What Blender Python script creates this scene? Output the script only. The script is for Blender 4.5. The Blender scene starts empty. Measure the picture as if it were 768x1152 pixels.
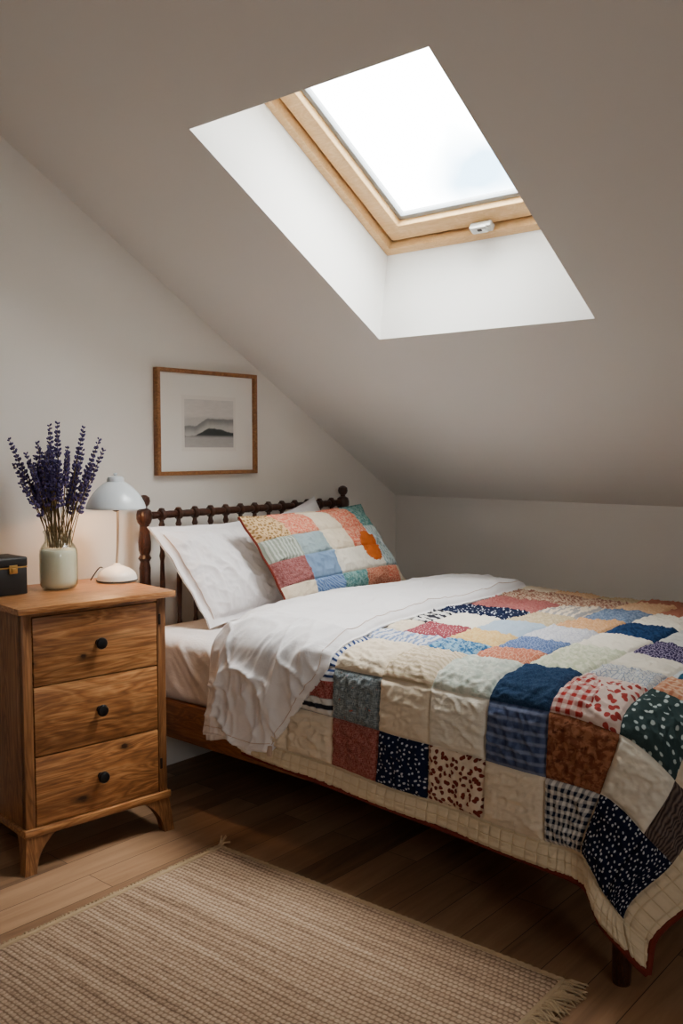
import bpy, bmesh, math, random
import numpy as np
from mathutils import Vector, Matrix, Euler

random.seed(7)
PI = math.pi
scn = bpy.context.scene
COL = scn.collection

# ------------------------------------------------------------------ helpers
def lin(c):
    c = c / 255.0
    return c / 12.92 if c <= 0.04045 else ((c + 0.055) / 1.055) ** 2.4

def rgb(r, g, b, a=1.0):
    return (lin(r), lin(g), lin(b), a)

def tag(o, label=None, cat=None, group=None, kind=None):
    if label: o['label'] = label
    if cat: o['category'] = cat
    if group: o['group'] = group
    if kind: o['kind'] = kind
    return o

def empty(name, loc=(0, 0, 0), rz=0.0):
    o = bpy.data.objects.new(name, None)
    o.empty_display_size = 0.05
    o.location = loc
    o.rotation_euler = (0, 0, rz)
    COL.objects.link(o)
    return o

def link(name, me, mat=None, parent=None, smooth=True):
    if mat is not None:
        for m in (mat if isinstance(mat, (list, tuple)) else [mat]):
            me.materials.append(m)
    if smooth:
        me.polygons.foreach_set('use_smooth', [True] * len(me.polygons))
        try:
            me.set_sharp_from_angle(angle=math.radians(38))
        except Exception:
            pass
    o = bpy.data.objects.new(name, me)
    COL.objects.link(o)
    if parent is not None:
        o.parent = parent
    return o

def from_bm(name, bm, mat=None, parent=None, smooth=True):
    bmesh.ops.recalc_face_normals(bm, faces=bm.faces[:])
    me = bpy.data.meshes.new(name)
    bm.to_mesh(me)
    bm.free()
    return link(name, me, mat, parent, smooth)

def from_py(name, verts, faces, mat=None, parent=None, smooth=True, recalc=False):
    me = bpy.data.meshes.new(name)
    me.from_pydata([tuple(v) for v in verts], [], [tuple(f) for f in faces])
    me.update()
    if recalc:
        bm = bmesh.new(); bm.from_mesh(me)
        bmesh.ops.recalc_face_normals(bm, faces=bm.faces[:])
        bm.to_mesh(me); bm.free()
    return link(name, me, mat, parent, smooth)

def add_box(bm, x0, x1, y0, y1, z0, z1, bevel=0.0, seg=2, mtx=None):
    vs = [bm.verts.new(p) for p in ((x0, y0, z0), (x1, y0, z0), (x1, y1, z0), (x0, y1, z0),
                                    (x0, y0, z1), (x1, y0, z1), (x1, y1, z1), (x0, y1, z1))]
    fs = [bm.faces.new([vs[i] for i in f]) for f in
          ((3, 2, 1, 0), (4, 5, 6, 7), (0, 1, 5, 4), (1, 2, 6, 5), (2, 3, 7, 6), (3, 0, 4, 7))]
    geom = vs
    if bevel > 0:
        es = list({e for f in fs for e in f.edges})
        r = bmesh.ops.bevel(bm, geom=es, offset=bevel, segments=seg, profile=0.5, affect='EDGES')
        geom = list({v for f in r['faces'] for v in f.verts} | {v for v in vs if v.is_valid})
    if mtx is not None:
        bmesh.ops.transform(bm, matrix=mtx, verts=[v for v in geom if v.is_valid])

def box(name, dims, mat, parent=None, bevel=0.003):
    bm = bmesh.new()
    add_box(bm, *dims, bevel=bevel)
    return from_bm(name, bm, mat, parent)

def add_lathe(bm, prof, seg=32, mtx=None, cap=True):
    """prof: list of (radius, z)."""
    rings = []
    for r, z in prof:
        if r < 1e-6:
            rings.append([bm.verts.new((0, 0, z))])
        else:
            rings.append([bm.verts.new((r * math.cos(2 * PI * k / seg), r * math.sin(2 * PI * k / seg), z)) for k in range(seg)])
    for a, b in zip(rings, rings[1:]):
        for k in range(seg):
            k2 = (k + 1) % seg
            if len(a) == 1 and len(b) == 1: continue
            if len(a) == 1: bm.faces.new((a[0], b[k], b[k2]))
            elif len(b) == 1: bm.faces.new((a[k], a[k2], b[0]))
            else: bm.faces.new((a[k], a[k2], b[k2], b[k]))
    if cap:
        for rr in (rings[0], rings[-1]):
            if len(rr) > 1: bm.faces.new(rr)
    if mtx is not None:
        bmesh.ops.transform(bm, matrix=mtx, verts=[v for r in rings for v in r])

def lathe(name, prof, mat, parent=None, seg=32, mtx=None, cap=True):
    bm = bmesh.new()
    add_lathe(bm, prof, seg, mtx, cap)
    return from_bm(name, bm, mat, parent)

def add_tube(bm, pts, rad, seg=8):
    pts = [Vector(p) for p in pts]
    n = len(pts)
    rads = rad if isinstance(rad, (list, tuple)) else [rad] * n
    rings = []
    up = None
    for i, p in enumerate(pts):
        d = (pts[min(i + 1, n - 1)] - pts[max(i - 1, 0)]).normalized()
        if up is None:
            up = d.orthogonal().normalized()
        up = (up - d * up.dot(d))
        if up.length < 1e-6: up = d.orthogonal()
        up.normalize()
        s = d.cross(up)
        rings.append([bm.verts.new(p + (up * math.cos(2 * PI * k / seg) + s * math.sin(2 * PI * k / seg)) * rads[i]) for k in range(seg)])
    for a, b in zip(rings, rings[1:]):
        for k in range(seg):
            bm.faces.new((a[k], a[(k + 1) % seg], b[(k + 1) % seg], b[k]))
    bm.faces.new(rings[0]); bm.faces.new(rings[-1])

def tube(name, pts, rad, mat, parent=None, seg=8):
    bm = bmesh.new()
    add_tube(bm, pts, rad, seg)
    return from_bm(name, bm, mat, parent)

# ---- vectorised noise (numpy)
_rng = np.random.RandomState(11)
_perm = _rng.permutation(512)
_grad = _rng.rand(512) * 2 * PI
def pnoise(x, y, seed=0):
    x = np.asarray(x, float) + seed * 17.31; y = np.asarray(y, float) + seed * 9.77
    xi = np.floor(x).astype(int); yi = np.floor(y).astype(int)
    xf = x - xi; yf = y - yi
    def g(ix, iy, dx, dy):
        h = _perm[(_perm[ix % 512] + iy) % 512]
        a = _grad[h]
        return np.cos(a) * dx + np.sin(a) * dy
    u = xf ** 3 * (xf * (xf * 6 - 15) + 10); v = yf ** 3 * (yf * (yf * 6 - 15) + 10)
    a = g(xi, yi, xf, yf) * (1 - u) + g(xi + 1, yi, xf - 1, yf) * u
    b = g(xi, yi + 1, xf, yf - 1) * (1 - u) + g(xi + 1, yi + 1, xf - 1, yf - 1) * u
    return (a * (1 - v) + b * v) * 1.5

def fbm(x, y, seed=0, oct=4):
    s = 0; a = 1.0; f = 1.0; t = 0
    for i in range(oct):
        s = s + a * pnoise(x * f, y * f, seed + i * 3); t += a; a *= 0.5; f *= 2.03
    return s / t

def ridged(x, y, seed=0, oct=3, sharp=2.0):
    s = 0; a = 1.0; f = 1.0; t = 0
    for i in range(oct):
        s = s + a * np.clip(1 - np.abs(pnoise(x * f, y * f, seed + i * 5)) * 1.6, 0, 1) ** sharp
        t += a; a *= 0.5; f *= 1.9
    return s / t

def smooth(e0, e1, x):
    t = np.clip((np.asarray(x, float) - e0) / (e1 - e0), 0, 1)
    return t * t * (3 - 2 * t)

def pchip(xk, yk, x):
    """monotone cubic; yk may be (n,) or (n,...)"""
    xk = np.asarray(xk, float); yk = np.asarray(yk, float); x = np.asarray(x, float)
    sh = yk.shape[1:]
    Y = yk.reshape(len(xk), -1)
    h = np.diff(xk); d = np.diff(Y, axis=0) / h[:, None]
    m = np.zeros_like(Y)
    if len(xk) > 2:
        w1 = (2 * h[1:] + h[:-1])[:, None]; w2 = (h[1:] + 2 * h[:-1])[:, None]
        with np.errstate(divide='ignore', invalid='ignore'):
            mm = (w1 + w2) / (w1 / d[:-1] + w2 / d[1:])
        m[1:-1] = np.where(d[:-1] * d[1:] > 0, mm, 0)
    m[0] = d[0]; m[-1] = d[-1]
    i = np.clip(np.searchsorted(xk, x) - 1, 0, len(xk) - 2)
    t = ((x - xk[i]) / h[i])[:, None]; hh = h[i][:, None]
    r = (2 * t**3 - 3 * t**2 + 1) * Y[i] + (t**3 - 2 * t**2 + t) * hh * m[i] + (-2 * t**3 + 3 * t**2) * Y[i + 1] + (t**3 - t**2) * hh * m[i + 1]
    return r.reshape((len(x),) + sh)

def grid_normals(P):
    du = np.gradient(P, axis=0); dv = np.gradient(P, axis=1)
    n = np.cross(du, dv)
    return n / (np.linalg.norm(n, axis=2, keepdims=True) + 1e-9)

def grid_faces(nu, nv, off=0, flip=False):
    i, j = np.meshgrid(np.arange(nu - 1), np.arange(nv - 1), indexing='ij')
    a = i * nv + j + off
    f = np.stack([a, a + nv, a + nv + 1, a + 1], -1).reshape(-1, 4)
    return f[:, ::-1] if flip else f

def mesh_np(name, V, F, uv=None, mat_idx=None, col=None, mats=None, parent=None):
    me = bpy.data.meshes.new(name)
    me.from_pydata(V.tolist(), [], F.tolist())
    me.update()
    if uv is not None:
        l = me.uv_layers.new(name='UVMap')
        vi = np.empty(len(me.loops), dtype=np.int32)
        me.loops.foreach_get('vertex_index', vi)
        l.data.foreach_set('uv', uv[vi].astype(np.float32).ravel())
    if col is not None:
        ca = me.color_attributes.new(name='Col', type='FLOAT_COLOR', domain='POINT')
        c4 = np.ones((len(V), 4), np.float32); c4[:, :3] = col
        ca.data.foreach_set('color', c4.ravel())
    for m in mats or []:
        me.materials.append(m)
    if mat_idx is not None:
        me.polygons.foreach_set('material_index', mat_idx.astype(np.int32))
    me.polygons.foreach_set('use_smooth', [True] * len(me.polygons))
    o = bpy.data.objects.new(name, me)
    COL.objects.link(o)
    if parent is not None: o.parent = parent
    return o

# ------------------------------------------------------------------ materials
class N:
    def __init__(self, name):
        self.m = bpy.data.materials.new(name)
        self.m.use_nodes = True
        self.t = self.m.node_tree
        self.b = self.t.nodes['Principled BSDF']
    def n(self, typ, **kw):
        nd = self.t.nodes.new(typ)
        for k, v in kw.items():
            if k.startswith('i_'):
                nd.inputs[k[2:].replace('_', ' ')].default_value = v
            else:
                setattr(nd, k, v)
        return nd
    def l(self, a, b): self.t.links.new(a, b)
    def math(self, op, a, b=None, c=None):
        nd = self.n('ShaderNodeMath', operation=op)
        for i, v in enumerate((a, b, c)):
            if v is None: continue
            if isinstance(v, (int, float)): nd.inputs[i].default_value = v
            else: self.l(v, nd.inputs[i])
        return nd.outputs[0]
    def mix(self, fac, a, b, blend='MIX'):
        nd = self.n('ShaderNodeMix', data_type='RGBA', blend_type=blend)
        for key, v in ((0, fac), (6, a), (7, b)):
            if isinstance(v, (int, float, tuple)): nd.inputs[key].default_value = v
            else: self.l(v, nd.inputs[key])
        return nd.outputs[2]
    def ramp(self, fac, stops, interp='LINEAR'):
        nd = self.n('ShaderNodeValToRGB')
        nd.color_ramp.interpolation = interp
        els = nd.color_ramp.elements
        while len(els) < len(stops): els.new(0.5)
        for e, (p, c) in zip(els, stops):
            e.position = p; e.color = c
        self.l(fac, nd.inputs[0])
        return nd.outputs[0]
    def coord(self, which='Object', scale=(1, 1, 1), rot=(0, 0, 0), loc=(0, 0, 0)):
        tc = self.n('ShaderNodeTexCoord')
        mp = self.n('ShaderNodeMapping')
        mp.inputs['Scale'].default_value = scale
        mp.inputs['Rotation'].default_value = rot
        mp.inputs['Location'].default_value = loc
        self.l(tc.outputs[which], mp.inputs[0])
        return mp.outputs[0]
    def noise(self, vec, scale, detail=4, rough=0.55, dist=0.0, out='Fac'):
        nd = self.n('ShaderNodeTexNoise')
        nd.inputs['Scale'].default_value = scale
        nd.inputs['Detail'].default_value = detail
        nd.inputs['Roughness'].default_value = rough
        nd.inputs['Distortion'].default_value = dist
        if vec is not None: self.l(vec, nd.inputs['Vector'])
        return nd.outputs[out]
    def vor(self, vec, scale, rand=1.0, feature='F1', out='Distance', dims='2D'):
        nd = self.n('ShaderNodeTexVoronoi', feature=feature, voronoi_dimensions=dims)
        nd.inputs['Scale'].default_value = scale
        nd.inputs['Randomness'].default_value = rand
        self.l(vec, nd.inputs['Vector'])
        return nd.outputs[out]
    def bump(self, h, strength=0.2, dist=0.01):
        nd = self.n('ShaderNodeBump')
        nd.inputs['Strength'].default_value = strength
        nd.inputs['Distance'].default_value = dist
        self.l(h, nd.inputs['Height'])
        self.l(nd.outputs[0], self.b.inputs['Normal'])
    def base(self, c):
        if isinstance(c, tuple): self.b.inputs['Base Color'].default_value = c
        else: self.l(c, self.b.inputs['Base Color'])
        return self
    def rough(self, r, spec=0.5, metal=0.0):
        self.b.inputs['Roughness'].default_value = r
        self.b.inputs['Specular IOR Level'].default_value = spec
        self.b.inputs['Metallic'].default_value = metal
        return self

def plaster(name, c1, c2):
    k = N(name)
    v = k.coord('Object')
    k.base(k.mix(k.noise(v, 1.3, 3), c1, c2))
    k.bump(k.noise(v, 60, 5, 0.6), 0.06, 0.004)
    k.rough(0.9, 0.2)
    return k.m

def wood(name, dark, mid, light, grain=(3, 3, 0.5), scale=6, rough=0.45, knots=0.0, bumpy=0.1):
    """grain: stretch of the noise field, small value along the grain axis"""
    k = N(name)
    v = k.coord('Object', scale=grain)
    warp = k.noise(v, scale * 0.35, 3, 0.6, 0.6)
    fine = k.noise(v, scale * 2.2, 6, 0.7, 1.2)
    rings = k.n('ShaderNodeTexNoise'); rings.inputs['Scale'].default_value = scale * 0.8
    rings.inputs['Detail'].default_value = 2; rings.inputs['Distortion'].default_value = 2.2
    k.l(v, rings.inputs['Vector'])
    band = k.math('FRACT', k.math('MULTIPLY', rings.outputs['Fac'], 7.0))
    band = k.math('ABSOLUTE', k.math('SUBTRACT', k.math('MULTIPLY', band, 2.0), 1.0))
    f = k.math('ADD', k.math('MULTIPLY', band, 0.28), k.math('ADD', k.math('MULTIPLY', fine, 0.55), k.math('MULTIPLY', warp, 0.45)))
    c = k.ramp(f, [(0.34, dark), (0.60, mid), (0.86, light)])
    if knots:
        sp3 = k.n('ShaderNodeSeparateXYZ'); k.l(k.coord('Object', scale=(1, 1, 1.9)), sp3.inputs[0])
        cb3 = k.n('ShaderNodeCombineXYZ'); k.l(sp3.outputs[1], cb3.inputs[0]); k.l(sp3.outputs[2], cb3.inputs[1])
        v2 = cb3.outputs[0]
        nv = k.n('ShaderNodeVectorMath', operation='ADD')
        k.l(v2, nv.inputs[0])
        sc = k.n('ShaderNodeVectorMath', operation='SCALE'); sc.inputs['Scale'].default_value = 0.05
        k.l(k.noise(v2, 14, 3, out='Color'), sc.inputs[0])
        k.l(sc.outputs[0], nv.inputs[1])
        d = k.vor(nv.outputs[0], knots, 1.0)
        kf = k.ramp(d, [(0.06, (1, 1, 1, 1)), (0.11, (0.6, 0.6, 0.6, 1)), (0.20, (0.16, 0.16, 0.16, 1)), (0.34, (0, 0, 0, 1))])
        cs = k.n('ShaderNodeSeparateColor'); k.l(k.vor(nv.outputs[0], knots, 1.0, out='Color'), cs.inputs[0])
        kf = k.math('MULTIPLY', kf, k.math('GREATER_THAN', cs.outputs[0], 0.72))
        c = k.mix(kf, c, (dark[0] * 0.16, dark[1] * 0.13, dark[2] * 0.12, 1))
        # long dark stains along the grain
        st = k.noise(k.coord('Object', scale=(grain[0] * .6, grain[1] * .6, grain[2] * 1.0), loc=(3, 1, 2)), scale * 0.7, 5, 0.65, 0.8)
        sf = k.ramp(st, [(0.56, (0, 0, 0, 1)), (0.74, (0.75, 0.75, 0.75, 1))])
        c = k.mix(sf, c, (dark[0] * 0.55, dark[1] * 0.5, dark[2] * 0.5, 1))
    gl = k.noise(k.coord('Object', scale=(grain[0] * 7, grain[1] * 1.3, grain[2] * 7) if grain[1] < grain[0] else ((grain[0] * 7, grain[1] * 7, grain[2] * 1.3) if grain[2] < grain[0] else (grain[0] * 1.3, grain[1] * 7, grain[2] * 7))), scale * 1.6, 4, 0.65, 0.3)
    c = k.mix(k.ramp(gl, [(0.40, (0.55, 0.55, 0.55, 1)), (0.58, (0, 0, 0, 1))]), c, (dark[0], dark[1], dark[2], 1))
    k.base(c)
    k.bump(fine, bumpy, 0.003)
    k.rough(rough, 0.4)
    return k.m

def plain(name, c, rough=0.5, spec=0.5, metal=0.0, var=0.12):
    k = N(name)
    v = k.coord('Object')
    d = (c[0] * (1 - var), c[1] * (1 - var), c[2] * (1 - var), 1)
    k.base(k.mix(k.noise(v, 25, 4), c, d))
    k.rough(rough, spec, metal)
    return k.m

M = {}
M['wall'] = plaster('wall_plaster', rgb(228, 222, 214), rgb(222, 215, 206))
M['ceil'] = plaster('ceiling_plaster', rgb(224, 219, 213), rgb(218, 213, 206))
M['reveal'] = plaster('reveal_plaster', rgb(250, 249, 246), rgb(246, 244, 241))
M['pine'] = wood('window_pine', rgb(206, 160, 104), rgb(220, 176, 120), rgb(230, 190, 138), grain=(.8, 2, 2), scale=9, rough=0.4)
M['pine_groove'] = plain('window_groove', rgb(92, 58, 30), 0.6)
M['gasket'] = plain('window_gasket', rgb(150, 155, 160), 0.5)
M['handle'] = plain('window_handle_metal', rgb(205, 205, 200), 0.35, 0.5, 0.3)
M['oakY'] = wood('dresser_wood_y', rgb(84, 50, 27), rgb(158, 102, 57), rgb(194, 138, 86), grain=(3.2, 0.45, 3.2), scale=4.2, rough=0.42, knots=6.5)
M['oakZ'] = wood('dresser_wood_z', rgb(84, 52, 29), rgb(134, 87, 50), rgb(162, 112, 68), grain=(3.2, 3.2, 0.4), scale=5, rough=0.45)
M['oakTop'] = wood('dresser_top_wood', rgb(112, 68, 36), rgb(166, 110, 64), rgb(194, 140, 90), grain=(3.2, 0.5, 3.2), scale=6, rough=0.36)
M['walnut'] = wood('headboard_wood', rgb(32, 18, 13), rgb(58, 32, 22), rgb(84, 47, 31), grain=(3, 3, 1), scale=10, rough=0.3)
M['railwood'] = wood('bed_rail_wood', rgb(84, 48, 24), rgb(128, 78, 42), rgb(158, 102, 58), grain=(0.5, 3, 3), scale=6, rough=0.45)
M['frame'] = wood('picture_frame_wood', rgb(104, 66, 34), rgb(142, 95, 55), rgb(170, 120, 74), grain=(2, 2, 2), scale=10, rough=0.45)
M['knob'] = plain('knob_metal', rgb(34, 32, 33), 0.4, 0.5, 0.6)
M['hinge'] = plain('hinge_metal', rgb(40, 30, 24), 0.5, 0.5, 0.5)
M['black'] = plain('black_leatherette', rgb(20, 20, 21), 0.5, 0.5)
M['brass'] = plain('brass', rgb(196, 160, 92), 0.3, 0.5, 0.9)
M['enamel'] = plain('pale_enamel', rgb(206, 212, 216), 0.25, 0.5, 0.0, 0.05)
M['cream_enamel'] = plain('cream_enamel', rgb(236, 230, 220), 0.3, 0.5, 0.0, 0.05)
M['stemmetal'] = plain('lamp_stem_metal', rgb(214, 192, 168), 0.35, 0.5, 0.5)
M['dark'] = plain('dark_fitting', rgb(50, 42, 36), 0.5)
M['cord'] = plain('cord_plastic', rgb(40, 36, 34), 0.6)
M['cream'] = plain('cream_filling', rgb(240, 234, 212), 0.35, 0.5, 0.0, 0.04)
M['stem'] = plain('lavender_stem', rgb(122, 104, 74), 0.8, 0.2, 0.0, 0.4)
M['mat'] = plain('mat_board', rgb(228, 223, 215), 0.9, 0.2, 0.0, 0.02)

def mk_floret():
    k = N('lavender_floret')
    v = k.coord('Object')
    k.base(k.ramp(k.noise(v, 90, 2), [(0.3, rgb(50, 44, 78)), (0.55, rgb(86, 76, 120)), (0.8, rgb(128, 116, 160))]))
    k.rough(0.85, 0.2)
    return k.m
M['floret'] = mk_floret()

def mk_glass():
    k = N('clear_glass')
    lw = k.n('ShaderNodeLayerWeight'); lw.inputs['Blend'].default_value = 0.5
    fac = k.math('ADD', k.math('MULTIPLY', k.math('POWER', lw.outputs['Facing'], 4.0), 0.55), 0.03)
    tr = k.n('ShaderNodeBsdfTransparent'); k.l(k.mix(k.math('POWER', lw.outputs['Facing'], 2.5), (0.96, 0.98, 0.965, 1), (0.42, 0.50, 0.46, 1)), tr.inputs[0])
    gl = k.n('ShaderNodeBsdfGlossy'); gl.inputs['Roughness'].default_value = 0.03
    mx = k.n('ShaderNodeMixShader')
    k.l(fac, mx.inputs[0]); k.l(tr.outputs[0], mx.inputs[1]); k.l(gl.outputs[0], mx.inputs[2])
    k.l(mx.outputs[0], k.t.nodes['Material Output'].inputs[0])
    return k.m
M['glass'] = mk_glass()

def mk_bulb():
    k = N('warm_bulb')
    k.base(rgb(255, 214, 160))
    k.b.inputs['Emission Color'].default_value = (1, 0.55, 0.22, 1)
    k.b.inputs['Emission Strength'].default_value = 6
    return k.m
M['bulb'] = mk_bulb()

def mk_floor():
    k = N('floor_planks')
    v = k.coord('Object', rot=(0, 0, PI / 2))
    br = k.n('ShaderNodeTexBrick')
    br.offset = 0.37
    br.inputs['Scale'].default_value = 1.0
    br.inputs['Brick Width'].default_value = 1.15
    br.inputs['Row Height'].default_value = 0.118
    br.inputs['Mortar Size'].default_value = 0.0012
    br.inputs['Mortar Smooth'].default_value = 0.3
    br.inputs['Bias'].default_value = 0.0
    br.inputs['Color1'].default_value = (0, 0, 0, 1)
    br.inputs['Color2'].default_value = (1, 1, 1, 1)
    br.inputs['Mortar'].default_value = (0.5, 0.5, 0.5, 1)
    k.l(v, br.inputs['Vector'])
    vg = k.coord('Object', scale=(9, 0.7, 1))
    off = k.n('ShaderNodeVectorMath', operation='ADD')
    k.l(vg, off.inputs[0]); 
    sc = k.n('ShaderNodeVectorMath', operation='SCALE'); sc.inputs['Scale'].default_value = 7.0
    k.l(br.outputs['Color'], sc.inputs[0]); k.l(sc.outputs[0], off.inputs[1])
    g = k.noise(off.outputs[0], 2.2, 6, 0.65, 0.8)
    f = k.math('ADD', k.math('MULTIPLY', g, 0.65), k.math('MULTIPLY', br.outputs['Color'], 0.35))
    c = k.ramp(f, [(0.25, rgb(104, 76, 54)), (0.5, rgb(148, 112, 82)), (0.8, rgb(180, 142, 108))])
    c = k.mix(br.outputs['Fac'], c, rgb(40, 27, 18))
    k.base(c)
    h = k.math('SUBTRACT', k.math('MULTIPLY', g, 0.3), br.outputs['Fac'])
    k.bump(h, 0.25, 0.003)
    k.rough(0.5, 0.35)
    return k.m
M['floor'] = mk_floor()

def linen(name, c1, c2, wr=0.25):
    k = N(name)
    v = k.coord('UV')
    k.base(k.mix(k.noise(v, 5, 4), c1, c2))
    n1 = k.noise(v, 18, 6, 0.62, 1.0)
    n2 = k.noise(k.coord('UV', scale=(900, 120, 1)), 1.0, 2)
    n3 = k.noise(k.coord('UV', scale=(120, 900, 1)), 1.0, 2)
    h = k.math('ADD', k.math('MULTIPLY', n1, 1.0), k.math('MULTIPLY', k.math('ADD', n2, n3), 0.05))
    k.bump(h, wr, 0.012)
    k.rough(0.92, 0.15)
    k.b.inputs['Sheen Weight'].default_value = 0.15
    return k.m
M['linen'] = linen('white_linen', rgb(226, 223, 224), rgb(218, 215, 217))
M['pillow'] = linen('pillow_linen', rgb(228, 224, 225), rgb(219, 215, 217), 0.18)
M['sheet'] = linen('sheet_linen', rgb(220, 215, 214), rgb(211, 206, 206))
M['piping'] = plain('hem_stitch', rgb(196, 170, 152), 0.9, 0.1)
M['binding'] = plain('quilt_binding', rgb(112, 46, 36), 0.9, 0.1, 0.0, 0.35)

def fabric(name, kind, c1, c2, s=1.0, c3=None, quilt=True):
    """patchwork cloth; UV is in metres"""
    k = N('cloth_' + name)
    v = k.coord('UV')
    sep = k.n('ShaderNodeSeparateXYZ'); k.l(v, sep.inputs[0])
    U, Vv = sep.outputs[0], sep.outputs[1]
    mott = k.noise(v, 22, 4)
    d1 = (c1[0] * 0.84, c1[1] * 0.84, c1[2] * 0.84, 1)
    base = k.mix(mott, c1, d1)
    def sq(x, per, duty=0.5, soft=0.06):
        t = k.math('FRACT', k.math('DIVIDE', x, per))
        nd = k.n('ShaderNodeMapRange', interpolation_type='SMOOTHSTEP')
        t = k.math('ABSOLUTE', k.math('SUBTRACT', t, 0.5))
        nd.inputs['From Min'].default_value = duty / 2 - soft
        nd.inputs['From Max'].default_value = duty / 2 + soft
        nd.inputs['To Min'].default_value = 1; nd.inputs['To Max'].default_value = 0
        k.l(t, nd.inputs['Value'])
        return nd.outputs[0]
    wv = k.n('ShaderNodeVectorMath', operation='ADD'); k.l(v, wv.inputs[0])
    sc = k.n('ShaderNodeVectorMath', operation='SCALE'); sc.inputs['Scale'].default_value = 0.006 * s
    k.l(k.noise(v, 60 / s, 2, out='Color'), sc.inputs[0]); k.l(sc.outputs[0], wv.inputs[1])
    if kind == 'plain':
        c = base
    elif kind == 'dots':
        d = k.vor(wv.outputs[0], 62 / s, 0.75)
        f = k.ramp(d, [(0.15, (1, 1, 1, 1)), (0.22, (0, 0, 0, 1))])
        c = k.mix(f, base, c2)
    elif kind == 'spots':
        d = k.vor(wv.outputs[0], 62 / s, 0.9)
        f = k.ramp(d, [(0.30, (1, 1, 1, 1)), (0.37, (0, 0, 0, 1))])
        c = k.mix(f, base, c2)
    elif kind == 'gingham':
        a = sq(U, 0.022 * s); b = sq(Vv, 0.022 * s)
        f = k.math('MULTIPLY', k.math('ADD', a, b), 0.5)
        c = k.mix(f, base, c2)
    elif kind == 'stripe_v':
        c = k.mix(sq(U, 0.022 * s, 0.45), base, c2)
        if c3: c = k.mix(sq(U, 0.066 * s, 0.12, 0.03), c, c3)
    elif kind == 'stripe_h':
        c = k.mix(sq(Vv, 0.022 * s, 0.45), base, c2)
        if c3: c = k.mix(sq(Vv, 0.066 * s, 0.12, 0.03), c, c3)
    elif kind == 'plaid':
        a = sq(U, 0.03 * s, 0.4, 0.1); b = sq(Vv, 0.024 * s, 0.35, 0.1)
        c = k.mix(k.math('MULTIPLY', a, 0.55), base, c2)
        c = k.mix(k.math('MULTIPLY', b, 0.6), c, c3 or c2)
    elif kind == 'mottle':
        f = k.ramp(k.noise(v, 70 / s, 3, 0.6, 0.5), [(0.44, (0, 0, 0, 1)), (0.56, (1, 1, 1, 1))])
        c = k.mix(f, base, c2)
        if c3:
            f3 = k.ramp(k.noise(k.coord('UV', loc=(3, 5, 0)), 60 / s, 2), [(0.62, (0, 0, 0, 1)), (0.68, (1, 1, 1, 1))])
            c = k.mix(f3, c, c3)
    elif kind == 'crackle':
        d = k.vor(wv.outputs[0], 70 / s, 1.0, 'DISTANCE_TO_EDGE')
        f = k.ramp(d, [(0.05, (1, 1, 1, 1)), (0.13, (0, 0, 0, 1))])
        c = k.mix(f, base, c2)
    elif kind == 'weave':
        d = k.noise(k.coord('UV', scale=(380 / s, 60 / s, 1)), 1.0, 2)
        e = k.noise(k.coord('UV', scale=(60 / s, 380 / s, 1)), 1.0, 2)
        f = k.ramp(k.math('MULTIPLY', k.math('ADD', d, e), 0.5), [(0.42, (0, 0, 0, 1)), (0.60, (1, 1, 1, 1))])
        c = k.mix(f, base, c2)
        if c3:
            f3 = k.ramp(k.noise(k.coord('UV', loc=(3, 5, 0)), 45, 2), [(0.66, (0, 0, 0, 1)), (0.71, (1, 1, 1, 1))])
            c = k.mix(f3, c, c3)
    elif kind == 'swirl':
        wn = k.n('ShaderNodeTexWave', wave_type='RINGS', rings_direction='Z')
        wn.inputs['Scale'].default_value = 24 / s; wn.inputs['Distortion'].default_value = 5
        wn.inputs['Detail'].default_value = 1
        k.l(v, wn.inputs['Vector'])
        c = k.mix(wn.outputs['Fac'], base, c2)
    else:
        c = base
    # crinkle shading comes from bump: small puckers between stitches plus the weave of the cloth
    k.base(c)
    pk = k.noise(v, 38, 5, 0.6, 0.9)
    w1 = k.noise(k.coord('UV', scale=(700, 90, 1)), 1.0, 2)
    w2 = k.noise(k.coord('UV', scale=(90, 700, 1)), 1.0, 2)
    h = k.math('ADD', pk, k.math('MULTIPLY', k.math('ADD', w1, w2), 0.08))
    if name == 'border':
        gl = k.math('MAXIMUM', sq(U, 0.034, 0.93, 0.05), 0.0); gl2 = sq(Vv, 0.027, 0.92, 0.05)
        h = k.math('ADD', h, k.math('MULTIPLY', k.math('MULTIPLY', gl, gl2), 0.9))
        k.base(k.mix(k.math('MULTIPLY', gl, gl2), (c1[0] * .86, c1[1] * .83, c1[2] * .78, 1), c))
    k.bump(h, 0.45, 0.009)
    k.rough(0.95, 0.1)
    return k.m

CREAM = rgb(224, 208, 184); CREAM2 = rgb(206, 188, 160); IVORY = rgb(230, 222, 206)
NAVY = rgb(30, 42, 74); WHITE = rgb(226, 224, 220)
F = {}
def fab(key, *a, **kw): F[key] = fabric(key, *a, **kw)
fab('cream', 'plain', CREAM, CREAM)
fab('ivory', 'plain', IVORY, IVORY)
fab('border', 'plain', rgb(216, 198, 168), CREAM)
fab('cream_dash', 'stripe_h', rgb(222, 204, 178), rgb(186, 170, 142), 0.7)
fab('cream_crack', 'crackle', rgb(218, 200, 174), rgb(176, 150, 126), 1.2)
fab('tan_print', 'mottle', rgb(200, 182, 150), rgb(176, 158, 124), 0.6)
fab('cream_stripe', 'stripe_v', rgb(222, 206, 182), rgb(150, 146, 146), 1.3)
fab('peach', 'crackle', rgb(214, 178, 142), rgb(196, 154, 118), 0.9)
fab('yellow', 'mottle', rgb(224, 192, 132), rgb(206, 168, 108), 0.6)
fab('orange_cream', 'mottle', rgb(214, 170, 128), rgb(192, 142, 98), 0.5)
fab('salmon', 'crackle', rgb(188, 114, 90), rgb(208, 152, 126), 0.9)
fab('salmon_plain', 'plain', rgb(172, 112, 92), CREAM)
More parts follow.
